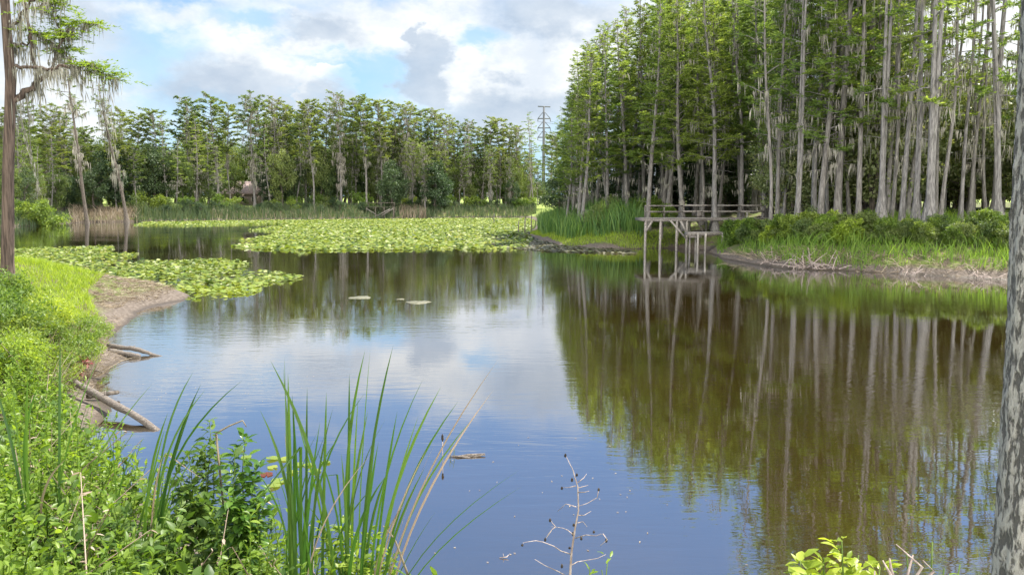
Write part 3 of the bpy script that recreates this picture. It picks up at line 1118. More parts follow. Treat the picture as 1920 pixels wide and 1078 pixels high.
mb = MB()
reed(mb, shoreband(15000, 255, 1005, -2, 9), 1.1, 2.7, .1, .12)
reed(mb, shoreband(2500, -40, 140, -2, 7), .8, 2.0, .1, .15)
tag(mb.build('reed_bed', M['reedfar']), 'grey green reeds lining the far shore', 'reeds', kind='stuff')
mb = MB()
reed(mb, shoreband(1500, 135, 265, -3, 6), .8, 2.7, .1, .4)
reed(mb, shoreband(1300, 750, 800, -2, 5), 1.2, 2.6, .1, .12)
reed(mb, shoreband(1100, 400, 1005, -1, 5), .9, 2.3, .1, .2)
tag(mb.build('dry_reeds', M['dry']), 'pale brown dead reeds along the far shore', 'reeds', kind='stuff')
# bright grass on the left spit
mb = MB()
spit = [W(20, 534)[:2], W(120, 535)[:2], W(205, 545)[:2], W(200, 560)[:2], W(165, 585)[:2], W(190, 620)[:2], W(180, 660)[:2], W(120, 690)[:2], W(-60, 690)[:2], W(-200, 600)[:2], W(-200, 534)[:2]]
pts = scatter(spit, 30000, lambda x, y: tz(x, y) > .22 + .16 * wob(x, y, 1.7))
reed(mb, pts, .12, .38, .022, .4, .25)
tag(mb.build('spit_grass', M['grass']), 'bright yellow green grass on the left spit', 'grass', kind='stuff')
# dead stalks washed onto the mud tip
mb = MB()
pts = scatter(pixpoly([(190, 540), (250, 542), (330, 556), (300, 567), (240, 580), (200, 600), (175, 590)]), 3200, lambda x, y: tz(x, y) > .02)
z = tz(pts[:, 0], pts[:, 1])
a = RNG.uniform(0, 6.28, len(pts))
L = RNG.uniform(.05, .45, len(pts))
B = np.column_stack([pts, z + .015])
T = B + np.column_stack([np.cos(a) * L, np.sin(a) * L, RNG.uniform(0, .07, len(pts))])
mb.blades(B, T, np.zeros_like(B), .025, 1)
tag(mb.build('dead_stalks', M['dry']), 'litter of dry dead stalks on the muddy tip of the spit', 'plant litter', kind='stuff')
mb = MB()
pts = scatter(pixpoly([(228, 600), (232, 640), (250, 672), (200, 720), (160, 745), (120, 715), (170, 660), (195, 610)]), 420, lambda x, y: tz(x, y) > .0)
z = tz(pts[:, 0], pts[:, 1])
a = RNG.uniform(0, 6.28, len(pts))
L = RNG.uniform(.04, .28, len(pts))
B = np.column_stack([pts, z + .01])
T = B + np.column_stack([np.cos(a) * L, np.sin(a) * L, RNG.uniform(0, .03, len(pts))])
mb.blades(B, T, np.zeros_like(B), .018, 1)
pts = scatter(pixpoly([(1345, 481), (1400, 493), (1480, 503), (1600, 509), (1750, 516), (1895, 523), (1895, 519), (1750, 511), (1600, 504), (1480, 497), (1400, 489)]), 700)
z = np.maximum(tz(pts[:, 0], pts[:, 1]), 0)
a = RNG.uniform(0, 6.28, len(pts))
L = RNG.uniform(.2, .9, len(pts))
B = np.column_stack([pts, z + .02])
T = B + np.column_stack([np.cos(a) * L, np.sin(a) * L * .6, RNG.uniform(-.1, .35, len(pts))])
mb.blades(B, T, RNG.normal(size=B.shape) * .05, .035, 2)
tag(mb.build('bank_litter', M['dry']), 'dead stalks and bits of litter on the bare mud edges', 'plant litter', kind='stuff')
mb = MB()
w_ = scatter(pixpoly([(230, 690), (420, 690), (560, 640), (620, 700), (520, 760), (330, 780), (240, 720)]), 60, lambda x, y: sdist(x, y) < -.2)
w_ = np.concatenate([w_, scatter(pixpoly([(850, 800), (1250, 820), (1400, 1060), (800, 1070)]), 40), scatter(pixpoly([(1200, 500), (1800, 540), (1800, 620), (1200, 540)]), 60)])
a = RNG.uniform(0, 6.28, len(w_))
mb.cards(np.column_stack([w_, np.full(len(w_), .006)]), np.column_stack([np.cos(a), np.sin(a), np.zeros(len(a))]), np.tile(UP, (len(a), 1)), RNG.uniform(.015, .05, len(a)), .018)
tag(mb.build('floating_leaves', M['dry']), 'fallen leaf flecks floating on the pond', 'floating leaves', kind='stuff')
# right bank grass
mb = MB()
rb = [W(1345, 480)[:2], W(1480, 503)[:2], W(1750, 516)[:2], W(1900, 523)[:2], W(2100, 536)[:2], W(2400, 556)[:2], G(2450, 46)[:2], G(2100, 50)[:2], G(1890, 50)[:2], G(1600, 54)[:2], G(1440, 60)[:2], G(1345, 62)[:2]]
pts = scatter(rb, 16000, lambda x, y: (tz(x, y) > .08 + .2 * wob(x, y, 1.1)) & (wob(x, y, .8) + .5 * wob(x, y, 2.3) > -.35))
reed(mb, pts, .2, 1.25, .038, .35)
tag(mb.build('bank_grass', M['bankgrass']), 'tall green grass covering the right bank', 'grass', kind='stuff')


# ------------------------------------------------------------------ lily pads
def pad_arr(n, rng, r, tilt, k=9):
    th = np.linspace(.25, 2 * np.pi - .25, k)
    base = np.stack([np.cos(th), np.sin(th), np.zeros(k)], 1)
    base = np.concatenate([[[.12, 0, -.03]], base])
    rr = r[:, None, None]
    V = base[None] * rr * np.array([1, .88, 1])
    V[..., 2] += rng.normal(size=(n, k + 1)) * .05 * r[:, None] + .16 * r[:, None] * (base[:, 1] ** 2)[None] * rng.uniform(-.2, 1.6, (n, 1))
    yaw = rng.uniform(0, 6.283, n)
    tx = tilt * rng.normal(size=n)
    c, s = np.cos(tx)[:, None], np.sin(tx)[:, None]
    y, z = V[..., 1] * c - V[..., 2] * s, V[..., 1] * s + V[..., 2] * c
    x = V[..., 0]
    cy, sy = np.cos(yaw)[:, None], np.sin(yaw)[:, None]
    return np.stack([x * cy - y * sy, x * sy + y * cy, z], -1)


def pads_mesh(mb, xy, r0, r1, tilt, lift, rng):
    n = len(xy)
    r = rng.uniform(r0, r1, n)
    V = pad_arr(n, rng, r, tilt)
    low = V[..., 2].min(1)
    V[..., 2] += (-low + .006 + np.abs(rng.normal(size=n)) * lift)[:, None]
    V[..., :2] += xy[:, None]
    k = V.shape[1]
    mb.add(V.reshape(-1, 3), (np.arange(n) * k)[:, None] + np.arange(k))


LEFTP = [(-260, 470), (25, 468), (120, 465), (212, 462), (214, 468), (165, 475), (262, 476), (250, 482), (215, 489), (300, 491), (400, 487), (445, 491), (476, 496), (440, 502), (430, 509),
         (520, 511), (568, 520), (545, 527), (490, 535), (487, 547), (420, 560), (352, 562), (330, 543), (200, 536), (0, 531), (-260, 530)]
FARP = [(430, 462), (480, 468), (560, 471), (700, 470), (930, 468), (985, 466), (1000, 450), (985, 438), (1000, 425), (1003, 410), (900, 409.5), (700, 411.5), (480, 414), (270, 417), (250, 423), (400, 424.5), (560, 419.5),
        (500, 428), (465, 432), (530, 438), (445, 452), (500, 456)]


def dens(x, y):
    return RNG.random(x.shape) < np.clip(.75 + .8 * wob(x, y, .55) + .5 * wob(x, y, 1.9), 0.05, 1)


lp = scatter(pixpoly(LEFTP), 14000, lambda x, y: (sdist(x, y) < -.1) & dens(x, y))
order = np.argsort(lp[:, 1])
near, rest = lp[order[:286]], lp[order[286:]]
fp = scatter(pixpoly(FARP), 52000, lambda x, y: (sdist(x, y) < -.1) & (RNG.random(x.shape) < np.clip(.75 + .5 * wob(x, y, .3) + .3 * wob(x, y, 1.1), .1, 1)))
mb = MB()
pads_mesh(mb, rest, .07, .16, .26, .05, RNG)
farw = fp[:, 1]
pads_mesh(mb, fp, .11, .23, .27, .06, RNG)
tag(mb.build('lily_pads', M['pad']), 'carpet of yellow green lily pads across the middle and left of the pond', 'lily pads', kind='stuff')
mb = MB()
dp = scatter(pixpoly([(935, 446), (1000, 434), (1050, 455), (1120, 464), (1195, 472), (1190, 478), (1090, 474), (1030, 472), (960, 466), (900, 458)]), 5200, lambda x, y: sdist(x, y) < .3)
pads_mesh(mb, dp, .07, .17, .2, .025, RNG)
tag(mb.build('withered_pads', M['padold']), 'grey brown withered pads in front of the cattail point', 'lily pads', kind='stuff')
PADS = []
for i in range(6):
    q = MB()
    pads_mesh(q, np.zeros((1, 2)), .18, .18, .22, .03, np.random.default_rng(900 + i))
    PADS.append(q.mesh('lily_pad', M['pad']))
q = MB()
pads_mesh(q, np.zeros((1, 2)), .1, .1, .03, .0, np.random.default_rng(77))
PADFLAT = q.mesh('lily_pad', M['pad'])
q = MB()
pads_mesh(q, np.zeros((1, 2)), .1, .1, .03, .0, np.random.default_rng(78))
PADRED = q.mesh('lily_pad', M['red'])


def lone(me, x, y, s, label, group):
    o = bpy.data.objects.new('lily_pad', me)
    COL.objects.link(o)
    o.location = (x, y, 0)
    o.rotation_euler = (0, 0, rz())
    o.scale = (s, s, s)
    return tag(o, label, 'lily pad', group)


for i, (x, y) in enumerate(near):
    lone(PADS[i % 6], x, y, random.uniform(.45, .85), 'curled yellow green lily pad at the near edge of the left patch', 'lily pads at the near edge of the left patch')
NEARPADS = [(512, 860, 'topmost small pad of the cluster behind the tall cattails'), (533, 862, ''), (511, 877, ''), (500, 890, 'red'), (523, 903, ''), (512, 912, ''), (578, 872, ''), (590, 884, ''),
            (610, 868, 'rightmost pale pad of the cluster behind the cattails'), (560, 872, ''), (548, 886, ''), (450, 845, 'lone pad left of the cluster, beside the leafy shrub'), (462, 858, '')]
for px, py, lb in NEARPADS:
    w = W(px, py)
    if lb == 'red':
        lone(PADRED, w[0], w[1], 1.0, 'reddish lily pad among pale ones behind the tall cattails', 'pads behind the cattails')
    else:
        lone(PADFLAT, w[0], w[1], random.uniform(.8, 1.15), lb or 'small pale lily pad floating behind the tall cattails', 'pads behind the cattails')
for px, py, sx, lb in [(676, 558, .42, 'left of two round floating mats in open water'), (785, 567, .42, 'right of two round floating mats in open water'), (751, 561, .15, 'tiny floating mat between the two round ones')]:
    w = W(px, py)
    mb = MB()
    k = 26
    th = np.arange(k) * 2 * np.pi / k
    rr = sx * (1 + .15 * np.sin(th * 3 + px) + .08 * np.sin(th * 7))
    top = np.column_stack([rr * np.cos(th), rr * np.sin(th), np.full(k, .012)])
    bot = top * [1.08, 1.08, -1.5]
    mb.add(np.concatenate([top, bot]), np.arange(k)[None], np.stack([np.arange(k), np.arange(k) + k, (np.arange(k) + 1) % k + k, (np.arange(k) + 1) % k], 1))
    xy = RNG.normal(size=(60, 2)) * sx * .45
    o = mb.build('floating_mat', M['matweed'])
    o.location = tuple(w)
    tag(o, lb, 'plant mat', 'floating plant mats')


# ------------------------------------------------------------------ dock
def part(mb, name, mat, parent, label=None):
    o = mb.build(name, mat, parent)
    if label:
        o['label'] = label
    return o


def build_dock():
    Y0, Y1 = 61.5, 65.5
    DZ = 2.5
    org = G(1287, Y0)
    org[2] = 0
    t = thing('dock', 'weathered grey wooden dock on tall posts with railings below the cypress stand', 'dock', org)

    def L(px, Y, z):
        x = (px - CX) / FPX * (Y * math.cos(PITCH) + (EYE - z) * math.sin(PITCH))
        return np.array([x, Y, z]) - org
    # plank deck, platform then walkway to the bank
    d = MB()
    xa, xb = L(1206, Y0, DZ)[0], L(1325, Y0, DZ)[0]
    xs = np.arange(xa, xb, .145)
    for x in xs:
        d.box((x + .066, (Y1 + Y0) / 2 - org[1] + random.uniform(-.05, .05), DZ + random.uniform(-.008, .008)), (.13, Y1 - Y0 + random.uniform(-.08, .12), .04))
    xe = L(1458, 64, DZ)[0]
    for x in np.arange(xb + .01, xe, .145):
        f = (x - xb) / (xe - xb)
        d.box((x + .066, 64.6 - org[1] - .6 * f + random.uniform(-.03, .03), DZ + .0 + random.uniform(-.006, .006)), (.13, 1.5, .04))
    part(d, 'deck', M['boardpale'], t)
    j = MB()
    j.beam((xa, Y0 - org[1], DZ - .14), (xb, Y0 - org[1], DZ - .14), .05, .2)
    j.beam((xa, Y1 - org[1], DZ - .14), (xb, Y1 - org[1], DZ - .14), .05, .2)
    j.beam((xb + .03, 63.9 - org[1], DZ - .14), (xe, 63.2 - org[1], DZ - .14), .05, .2)
    j.beam((xb + .03, 65.3 - org[1], DZ - .14), (xe, 64.6 - org[1], DZ - .14), .05, .2)
    j.beam((xa, Y0 - org[1], DZ - .13), (xa, Y1 - org[1], DZ - .13), .045, .18)
    part(j, 'joist', M['board'], t)
    for px, Y in [(1209, Y0), (1237, Y0), (1268, Y0), (1287, Y0), (1210, Y1), (1241, Y1), (1271, Y1), (1292, Y1 - 1), (1323, Y1), (1390, 64), (1440, 64)]:
        p = MB()
        b = L(px, Y + .06, 0)
        zb = tz1(b[0] + org[0], Y) - .5
        p.tube([[b[0], b[1], zb], [b[0] + random.uniform(-.04, .04), b[1], DZ - .05]], [.105, .095], 8)
        part(p, 'post', M['boardpale'], t)
    for a, b in [((1257, Y0 - .09, DZ - .15), (1286, Y0 - .09, .95)), ((1276, Y0 - .15, DZ - .2), (1288, Y0 - .15, 1.35)), ((1223, Y0 - .09, DZ - .2), (1211, Y0 - .09, 1.5)), ((1306, Y1 - 1, DZ - .2), (1318, Y1 - 1, 1.4))]:
        p = MB()
        p.beam(L(*a), L(*b), .05, .14)
        part(p, 'brace', M['boardpale'], t)
    # railing along the back edge
    yb = [Y1, Y1, Y1, 65.35, 65.0, 64.7]
    xp = [1209, 1245, 1281, 1345, 1389, 1432]
    for px, Y in zip(xp, yb):
        p = MB()
        a = L(px, Y + .05, DZ)
        p.box(a + [0, 0, .42], (.09, .09, 1.1))
        part(p, 'rail_post', M['board'], t)
    for z, th in ((.98, .12), (.48, .13)):
        for i in range(5):
            p = MB()
            o = .03 if i >= 2 else 0
            p.beam(L(xp[i], yb[i] - .03, DZ + z + o), L(xp[i + 1], yb[i + 1] - .03, DZ + z + o), .04, th)
            part(p, 'rail', M['board'] if i < 2 else M['boardpale'], t)
    # box seat at the back of the platform and one stub post in front
    p = MB()
    a = L(1311, 65.1, DZ)
    p.box(a + [0, 0, .25], (.42, .35, .44))
    p.box(a + [0, 0, .5], (.52, .42, .05))
    part(p, 'box_seat', M['board'], t)
    p = MB()
    a = L(1401, 63.5, DZ)
    p.tube([a + [0, 0, -1.0], a + [0, 0, .45]], [.09, .085], 8)
    part(p, 'stub_post', M['boardpale'], t)
    # lower landing
    lw = MB()
    za = 1.5
    c0, c1 = L(1290, 58.2, za), L(1392, 59.5, za)
    for k in range(6):
        o = k * .2
        lw.beam(c0 + [0, o, 0], c1 + [0, o, 0], .185, .045)
    part(lw, 'landing', M['boardpale'], t)
    f = MB()
    f.beam(c0 + [0, -.13, -.12], c1 + [0, -.13, -.12], .045, .2)
    f.beam(c0 + [.06, -.1, -.3], c0 + [1.0, -.12, -.3], .045, .14)
    f.beam(c0 + [-.03, -.1, -.12], c0 + [-.03, 1.1, -.12], .045, .18)
    part(f, 'landing_joist', M['board'], t)
    for px, Y in [(1308, 58.0), (1304, 59.3), (1322, 58.3), (1354, 58.8), (1293, 59.4)]:
        p = MB()
        b = L(px, Y, 0)
        zb = tz1(b[0] + org[0], Y) - .5
        p.tube([[b[0], b[1], zb], [b[0], b[1], za - .03]], [.085, .075], 8)
        part(p, 'post', M['boardpale'], t)


build_dock()


def far_platform():
    org = G(714, 181)
    org[2] = 0
    t = thing('fishing_platform', 'small dark wooden fishing platform in the reeds on the far shore', 'dock', org)
    d = MB()
    for i in range(30):
        d.box((-3.2 + i * .215, 0, 2.6), (.2, 2.4, .06))
    part(d, 'deck', M['barkdark'], t)
    for x in (-3.1, -1, 1, 3.1):
        for y in (-1.1, 1.1):
            p = MB()
            p.tube([[x, y, -1], [x, y, 2.57]], .1, 7)
            part(p, 'post', M['barkdark'], t)
    for a, b in (((-3.1, -1.25, 2.3), (-.2, -1.25, .5)), ((3.1, -1.25, 2.3), (.2, -1.25, .5)), ((-1, -1.3, .5), (2.4, -1.3, 2.2))):
        p = MB()
        p.beam(a, b, .08, .18)
        part(p, 'brace', M['board'], t)
    for x in (-3.1, 0, 3.1):
        p = MB()
        p.box((x, 1.15, 3.15), (.12, .12, 1.1))
        part(p, 'rail_post', M['barkdark'], t)
    p = MB()
    p.beam((-3.2, 1.05, 3.6), (3.2, 1.05, 3.6), .06, .14)
    part(p, 'rail', M['barkdark'], t)


far_platform()


# posts standing in the pads by the cattail point
for px, py, h, lb in [(972, 437, 1.5, 'short grey post standing in the pads, leftmost of four'), (984, 439, 1.9, 'grey post in the pads, second from the left of four'),
                      (996, 438, 2.2, 'dark tall post at the corner of the cattail point'), (926, 421, 1.8, 'thin far post standing alone in the pads')]:
    w = W(px, py)
    mb = MB()
    mb.tube([[0, 0, -.8], [.02, 0, h * .6], [.05, .02, h]], [.07, .065, .06], 8)
    o = mb.build('mooring_post', M['board'])
    o.location = tuple(w)
    tag(o, lb, 'post', 'posts standing in the pads')


# ------------------------------------------------------------------ far house, shed, pylon
def simple(name, col, rough=.8, sc=6):
    m, t, out = newmat(name)
    n = t.noise(t.n('ShaderNodeTexCoord').outputs['Object'], sc, 5, .6).outputs[0]
    p = t.n('ShaderNodeBsdfPrincipled')
    t.l(t.ramp(n, [(.3, tuple(c * .8 for c in col)), (.7, tuple(min(1, c * 1.15) for c in col))]), p.inputs['Base Color'])
    p.inputs['Roughness'].default_value = rough
    t.l(p.outputs[0], out.inputs[0])
    return m


M['roof'] = simple('shingle_roof', (.27, .2, .175))
M['wall'] = simple('house_wall', (.22, .18, .15))
M['trim'] = simple('pale_trim', (.6, .58, .54))
M['dark'] = simple('dark_glass', (.02, .022, .025), .2)
M['steel'] = simple('grey_steel', (.07, .075, .08), .7)
M['tin'] = simple('pale_tin', (.5, .5, .48), .5)


def house(name, label, cat, loc, rzv, w, d, h, rh, roofmat, wallmat, over=.7):
    t = thing(name, label, cat, loc, rzv)
    b = MB()
    b.box((0, 0, h / 2 - .3), (w, d, h + .6))
    part(b, 'wall', wallmat, t)
    r = MB()
    hw, hd = w / 2 + over, d / 2 + over
    rid = w / 2 - d * .3
    V = [(-hw, -hd, h), (hw, -hd, h), (hw, hd, h), (-hw, hd, h), (-rid, 0, h + rh), (rid, 0, h + rh), (-hw, -hd, h - .15), (hw, -hd, h - .15), (hw, hd, h - .15), (-hw, hd, h - .15)]
    r.add(np.array(V) + [0, 0, .16], [[0, 1, 5, 4], [2, 3, 4, 5], [0, 6, 7, 1], [1, 7, 8, 2], [2, 8, 9, 3], [3, 9, 6, 0], [6, 9, 8, 7]], [[1, 2, 5], [3, 0, 4]])
    part(r, 'roof', roofmat, t)
    for x in np.linspace(-w * .36, w * .36, 4):
        f = MB()
        f.box((x, -d / 2 - .03, h * .55), (1.3, .08, 1.4))
        fo = part(f, 'window', M['trim'], t)
        g_ = MB()
        g_.box((x, -d / 2 - .08, h * .55), (1.1, .04, 1.2))
        part(g_, 'pane', M['dark'], fo)
    return t


h = G(468, 214)
house('house', 'house with a brown shingle hip roof half hidden behind far shore trees', 'house', h, .25, 13, 9, 2.9, 3.4, M['roof'], M['wall'])
h = G(1553, 74)
house('shed', 'pale low shed glimpsed between trunks right of the dock', 'shed', h, .1, 3.4, 3, 2.0, .8, M['tin'], M['tin'], .3)


def pylon():
    loc = G(1019, 330)
    t = thing('power_pylon', 'tall grey steel power pole with triangular crossarms above the trees', 'pylon', loc)
    top = P(1019, 200, 330)[2] - loc[2]
    k = 330 / FPX
    m = MB()
    m.tube([[0, 0, -1], [0, 0, top * .5], [0, 0, top]], [.85, .62, .38], 10)
    part(m, 'pole', M['steel'], t)
    a = MB()
    a.beam((-11 * k, 0, top), (12 * k, 0, top - .2), .4, .4)
    part(a, 'crossarm', M['steel'], t)
    for i in range(3):
        z = top - (22 + 17 * i) * k
        a = MB()
        a.beam((-11 * k, -.1, z), (12 * k, -.1, z), .38, .42)
        a.beam((-11 * k, -.1, z), (-2 * k, -.1, z + 11 * k), .25, .25)
        a.beam((12 * k, -.1, z), (2 * k, -.1, z + 11 * k), .25, .25)
        part(a, 'crossarm', M['steel'], t)
        for sx in (-11, 12):
            ins = MB()
            ins.tube([[sx * k, -.1, z], [sx * k, -.1, z - 1.2]], .16, 6)
            part(ins, 'insulator', M['steel'], t)
            w = MB()
            s = np.linspace(0, 1, 16)
            w.tube(np.column_stack([sx * k + s * 260, s * 90, z - 1.2 - 30 * s * (1 - s)]), .055, 4)
            part(w, 'wire', M['steel'], t)


pylon()


# ------------------------------------------------------------------ the near cypress on the left spit
def near_cypress():
    Yt = 23.0
    base = G(17, Yt)
    t = thing('cypress_tree', 'reddish barked cypress with hanging moss on the left spit', 'tree', base)
    rng = np.random.default_rng(5)

    def L(px, py, dy=0.0):
        return P(px, py, Yt + dy) - base
    tr = MB()
    pth = [L(17, 590) * [1, 1, 0] + [0, 0, -.5]] + [L(*q) for q in [(17, 560), (15, 530), (14, 490), (15, 420), (15, 330), (18, 240), (20, 150), (15, 85), (9, 0), (4, -90), (2, -220), (0, -400)]]
    tr.tube(pth, [.40, .32, .21, .178, .165, .155, .147, .138, .13, .12, .11, .09, .04], 14)
    A = []
    O, D, Ls = [], [], []

    def limb(pts, r0, r1, moss, leaf, mn=6):
        p = np.array([L(*q) for q in pts])
        s = np.linspace(0, 1, len(p))
        ss = np.linspace(0, 1, 12)
        p = np.stack([np.interp(ss, s, p[:, c]) for c in range(3)], 1)
        p[1:-1] += rng.normal(size=(10, 3)) * .035
        tr.tube(p, np.linspace(r0, r1, 12), 7)
        if moss:
            q = rng.uniform(.1, 1, moss)
            A.append(np.stack([np.interp(q, ss, p[:, c]) for c in range(3)], 1))
        if leaf:
            q = rng.uniform(.35, 1, leaf)
            O.append(np.stack([np.interp(q, ss, p[:, c]) for c in range(3)], 1))
            an = rng.uniform(0, 6.28, leaf)
            D.append(unit(np.column_stack([np.cos(an), np.sin(an), rng.uniform(-.1, .4, leaf)])))
            Ls.append(rng.uniform(.35, .95, leaf))
    limb([(20, 195), (45, 175, .2), (72, 152, .4), (95, 136, .5), (118, 123, .5)], .11, .045, 26, 0)
    limb([(68, 155, .4), (64, 120, .2), (58, 80, .1), (52, 30), (46, -40)], .06, .03, 16, 4)
    limb([(22, 128), (55, 126, -.3), (90, 134, -.4), (118, 122, -.5)], .055, .03, 16, 0)
    limb([(16, 84), (32, 88, .2), (48, 84, .3), (58, 60, .5)], .06, .02, 12, 0)
    limb([(118, 123, .5), (140, 130, .8), (170, 122, 1.0), (195, 135, 1.2), (222, 150, 1.3)], .045, .012, 30, 60)
    limb([(95, 136, .5), (110, 100, .8), (120, 70, 1), (135, 48, 1.2), (160, 40, 1.4), (186, 48, 1.5)], .04, .01, 22, 60)
    limb([(110, 100, .8), (95, 80, .6), (80, 68, .4), (60, 64, .2)], .03, .01, 14, 30)
    limb([(120, 70, 1), (105, 50, 1), (98, 20, 1), (85, -10, 1)], .03, .01, 12, 40)
    limb([(60, 20, .1), (85, 8, .6), (110, 4, .9), (130, -15, 1.0)], .03, .01, 14, 30)
    limb([(140, 130, .8), (125, 108, 1), (112, 90, 1.2), (100, 84, 1.3)], .025, .01, 12, 40)
    limb([(14, 60), (40, 30, -.8), (62, 6, -1.2), (80, -40, -1.6)], .05, .02, 18, 14)
    limb([(10, 10), (-30, -30, .5), (-70, -60, .6)], .06, .02, 8, 12)
    # upper crown above the frame, seen only mirrored in the water
    for i in range(26):
        zf = rng.uniform(-400, -90)
        a = rng.uniform(0, 6.28)
        ln = rng.uniform(1.0, 2.8)
        o = L(3, zf)
        s = np.linspace(0, 1, 4)[:, None]
        p = o + np.array([math.cos(a), math.sin(a), .15]) * ln * s
        tr.tube(p, np.linspace(.05, .012, 4), 5)
        q = rng.uniform(.3, 1, 14)
        O.append(np.stack([np.interp(q, s[:, 0], p[:, c]) for c in range(3)], 1))
        an = a + rng.uniform(-1, 1, 14)
        D.append(unit(np.column_stack([np.cos(an), np.sin(an), rng.uniform(-.1, .3, 14)])))
        Ls.append(rng.uniform(.4, .9, 14))
    part(tr, 'trunk', M['barkred'], t)
    for p in t.children:
        p.data.polygons.foreach_set('use_smooth', np.ones(len(p.data.polygons), bool))
    cr = MB()
    sprays(cr, rng, np.concatenate(O), np.concatenate(D), np.concatenate(Ls), 22, .15, .035, .5)
    part(cr, 'crown', M['light2'], t)
    ms = MB()
    strands(ms, rng, np.concatenate(A), 7, .15, 1.0, .024, .09)
    strands(ms, rng, np.concatenate(A), 3, .1, .45, .05, .07)
    for px, y0, y1, dy in [(34, 205, 300, .3), (38, 220, 345, .3), (70, 345, 215, .3)]:
        pass
    for px, y0, y1, n, dy in [(214, 150, 300, 34, 1.3), (203, 145, 240, 22, 1.2), (190, 135, 210, 30, 1.2), (150, 128, 185, 30, .9), (33, 180, 250, 24, .2), (55, 170, 225, 24, .3), (75, 150, 195, 30, .4), (30, 0, 85, 40, .2), (36, 40, 110, 40, .3)]:
        k = n
        s = rng.uniform(0, 1, (k, 1))
        a0, a1 = L(px, y0, dy), L(px + rng.uniform(-4, 6), y1, dy)
        pos = a0 * (1 - s) + a1 * s + rng.normal(size=(k, 3)) * [.05, .07, .04]
        ms.cards(pos, np.array([0, 0, -1.0]) + rng.normal(size=(k, 3)) * .1, rng.normal(size=(k, 3)) * [1, 1, .1], rng.uniform(.15, .5, k), rng.uniform(.02, .05, k), .3)
    # one long moss rope swinging off to the right
    s = np.linspace(0, 1, 70)[:, None]
    pos = L(38, 215, .3) * (1 - s) + L(72, 352, .3) * s + rng.normal(size=(70, 3)) * .025
    ms.cards(pos, np.array([.2, 0, -1.0]) + rng.normal(size=(70, 3)) * .1, rng.normal(size=(70, 3)) * [1, 1, .1], rng.uniform(.12, .3, 70), rng.uniform(.02, .05, 70), .3)
    part(ms, 'hanging_moss', M['moss'], t)['kind'] = 'stuff'


M['light2'] = leafmat('spring_cypress_leaf', [(.08, .14, .02), (.125, .2, .028), (.18, .26, .04)], .48)
near_cypress()

# ------------------------------------------------------------------ left bank: bushes, logs, branch
LB = [(12, 17, 1.0, 0), (45, 16.2, .8, 1), (90, 18.5, .75, 2), (70, 15.0, .8, 0), (120, 16.2, .7, 1), (30, 13.8, .7, 2), (160, 18.8, .55, 0), (150, 17.0, .5, 2), (5, 20.0, .6, 2), (110, 14.6, .5, 1),
      (175, 20.2, .5, 2), (-30, 15.5, 1, 1), (-20, 18.5, 1, 0), (60, 20.0, .5, 1)]
for i, (px, Y, s, k) in enumerate(LB):
    g = G(px, Y)
    place(K_bush[k], 'bank_shrub', 'fine leaved green bush on the left bank below the reddish cypress', 'shrub', g, rz(), s, 'bushes on the left bank')
g = G(133, 15.6)
kit = broadleaf(930, .55, .35, .1, 8, 26, .1, .05, 'red', bark='stem', r0=.012, clr=1.0, stems=2)
place(kit, 'red_leaved_plant', 'small red leaved plant at the edge of the left bank bushes', 'plant', g)
for px, Y, s in [(150, 15.9, .8), (172, 17.5, .7), (118, 17.4, .8), (185, 19.4, .5), (5, 14.2, .7), (60, 16.0, 1.1), (95, 15.2, 1.0), (140, 18.6, .9), (165, 16.2, .9), (35, 18.6, .9), (80, 13.6, .9), (20, 15.2, 1.0)]:
    g = G(px, Y)
    kk = MB()
    rng = np.random.default_rng(int(px))
    n = 90
    B = rng.normal(size=(n, 3)) * [.12, .12, 0]
    T = B * 3 + np.column_stack([rng.normal(size=(n, 2)) * .28, rng.uniform(.15, .75, n)])
    kk.blades(B, T, rng.normal(size=(n, 3)) * .06, .014, 4)
    o = kk.build('dead_brush', M['dry'])
    o.location = tuple(g)
    o.scale = (s, s, s)
    tag(o, 'grey tangle of dead twigs among the left bank bushes', 'dead brush', 'dead twigs on the left bank')


def log(name, label, pts, r, mat='drift', cat='log', stubs=0, group=None):
    p = np.array(pts, float)
    o0 = p[0].copy()
    p = p - o0
    s = np.linspace(0, 1, len(p))
    ss = np.linspace(0, 1, 14)
    q = np.stack([np.interp(ss, s, p[:, c]) for c in range(3)], 1)
    rng = np.random.default_rng(len(label))
    q[1:-1] += rng.normal(size=(12, 3)) * np.max(r) * .12
    rr = np.interp(ss, np.linspace(0, 1, len(r)), r) * rng.uniform(.88, 1.1, 14)
    mb = MB()
    mb.tube(q, rr, 12)
    for i in range(stubs):
        k = rng.integers(3, 11)
        d = unit(rng.normal(size=3) + [0, 0, .6])
        mb.tube([q[k], q[k] + d * rr[k] * 2.4], [rr[k] * .3, rr[k] * .12], 6)
    o = mb.build(name, M[mat], smooth=True)
    o.location = tuple(o0)
    tag(o, label, cat, group)


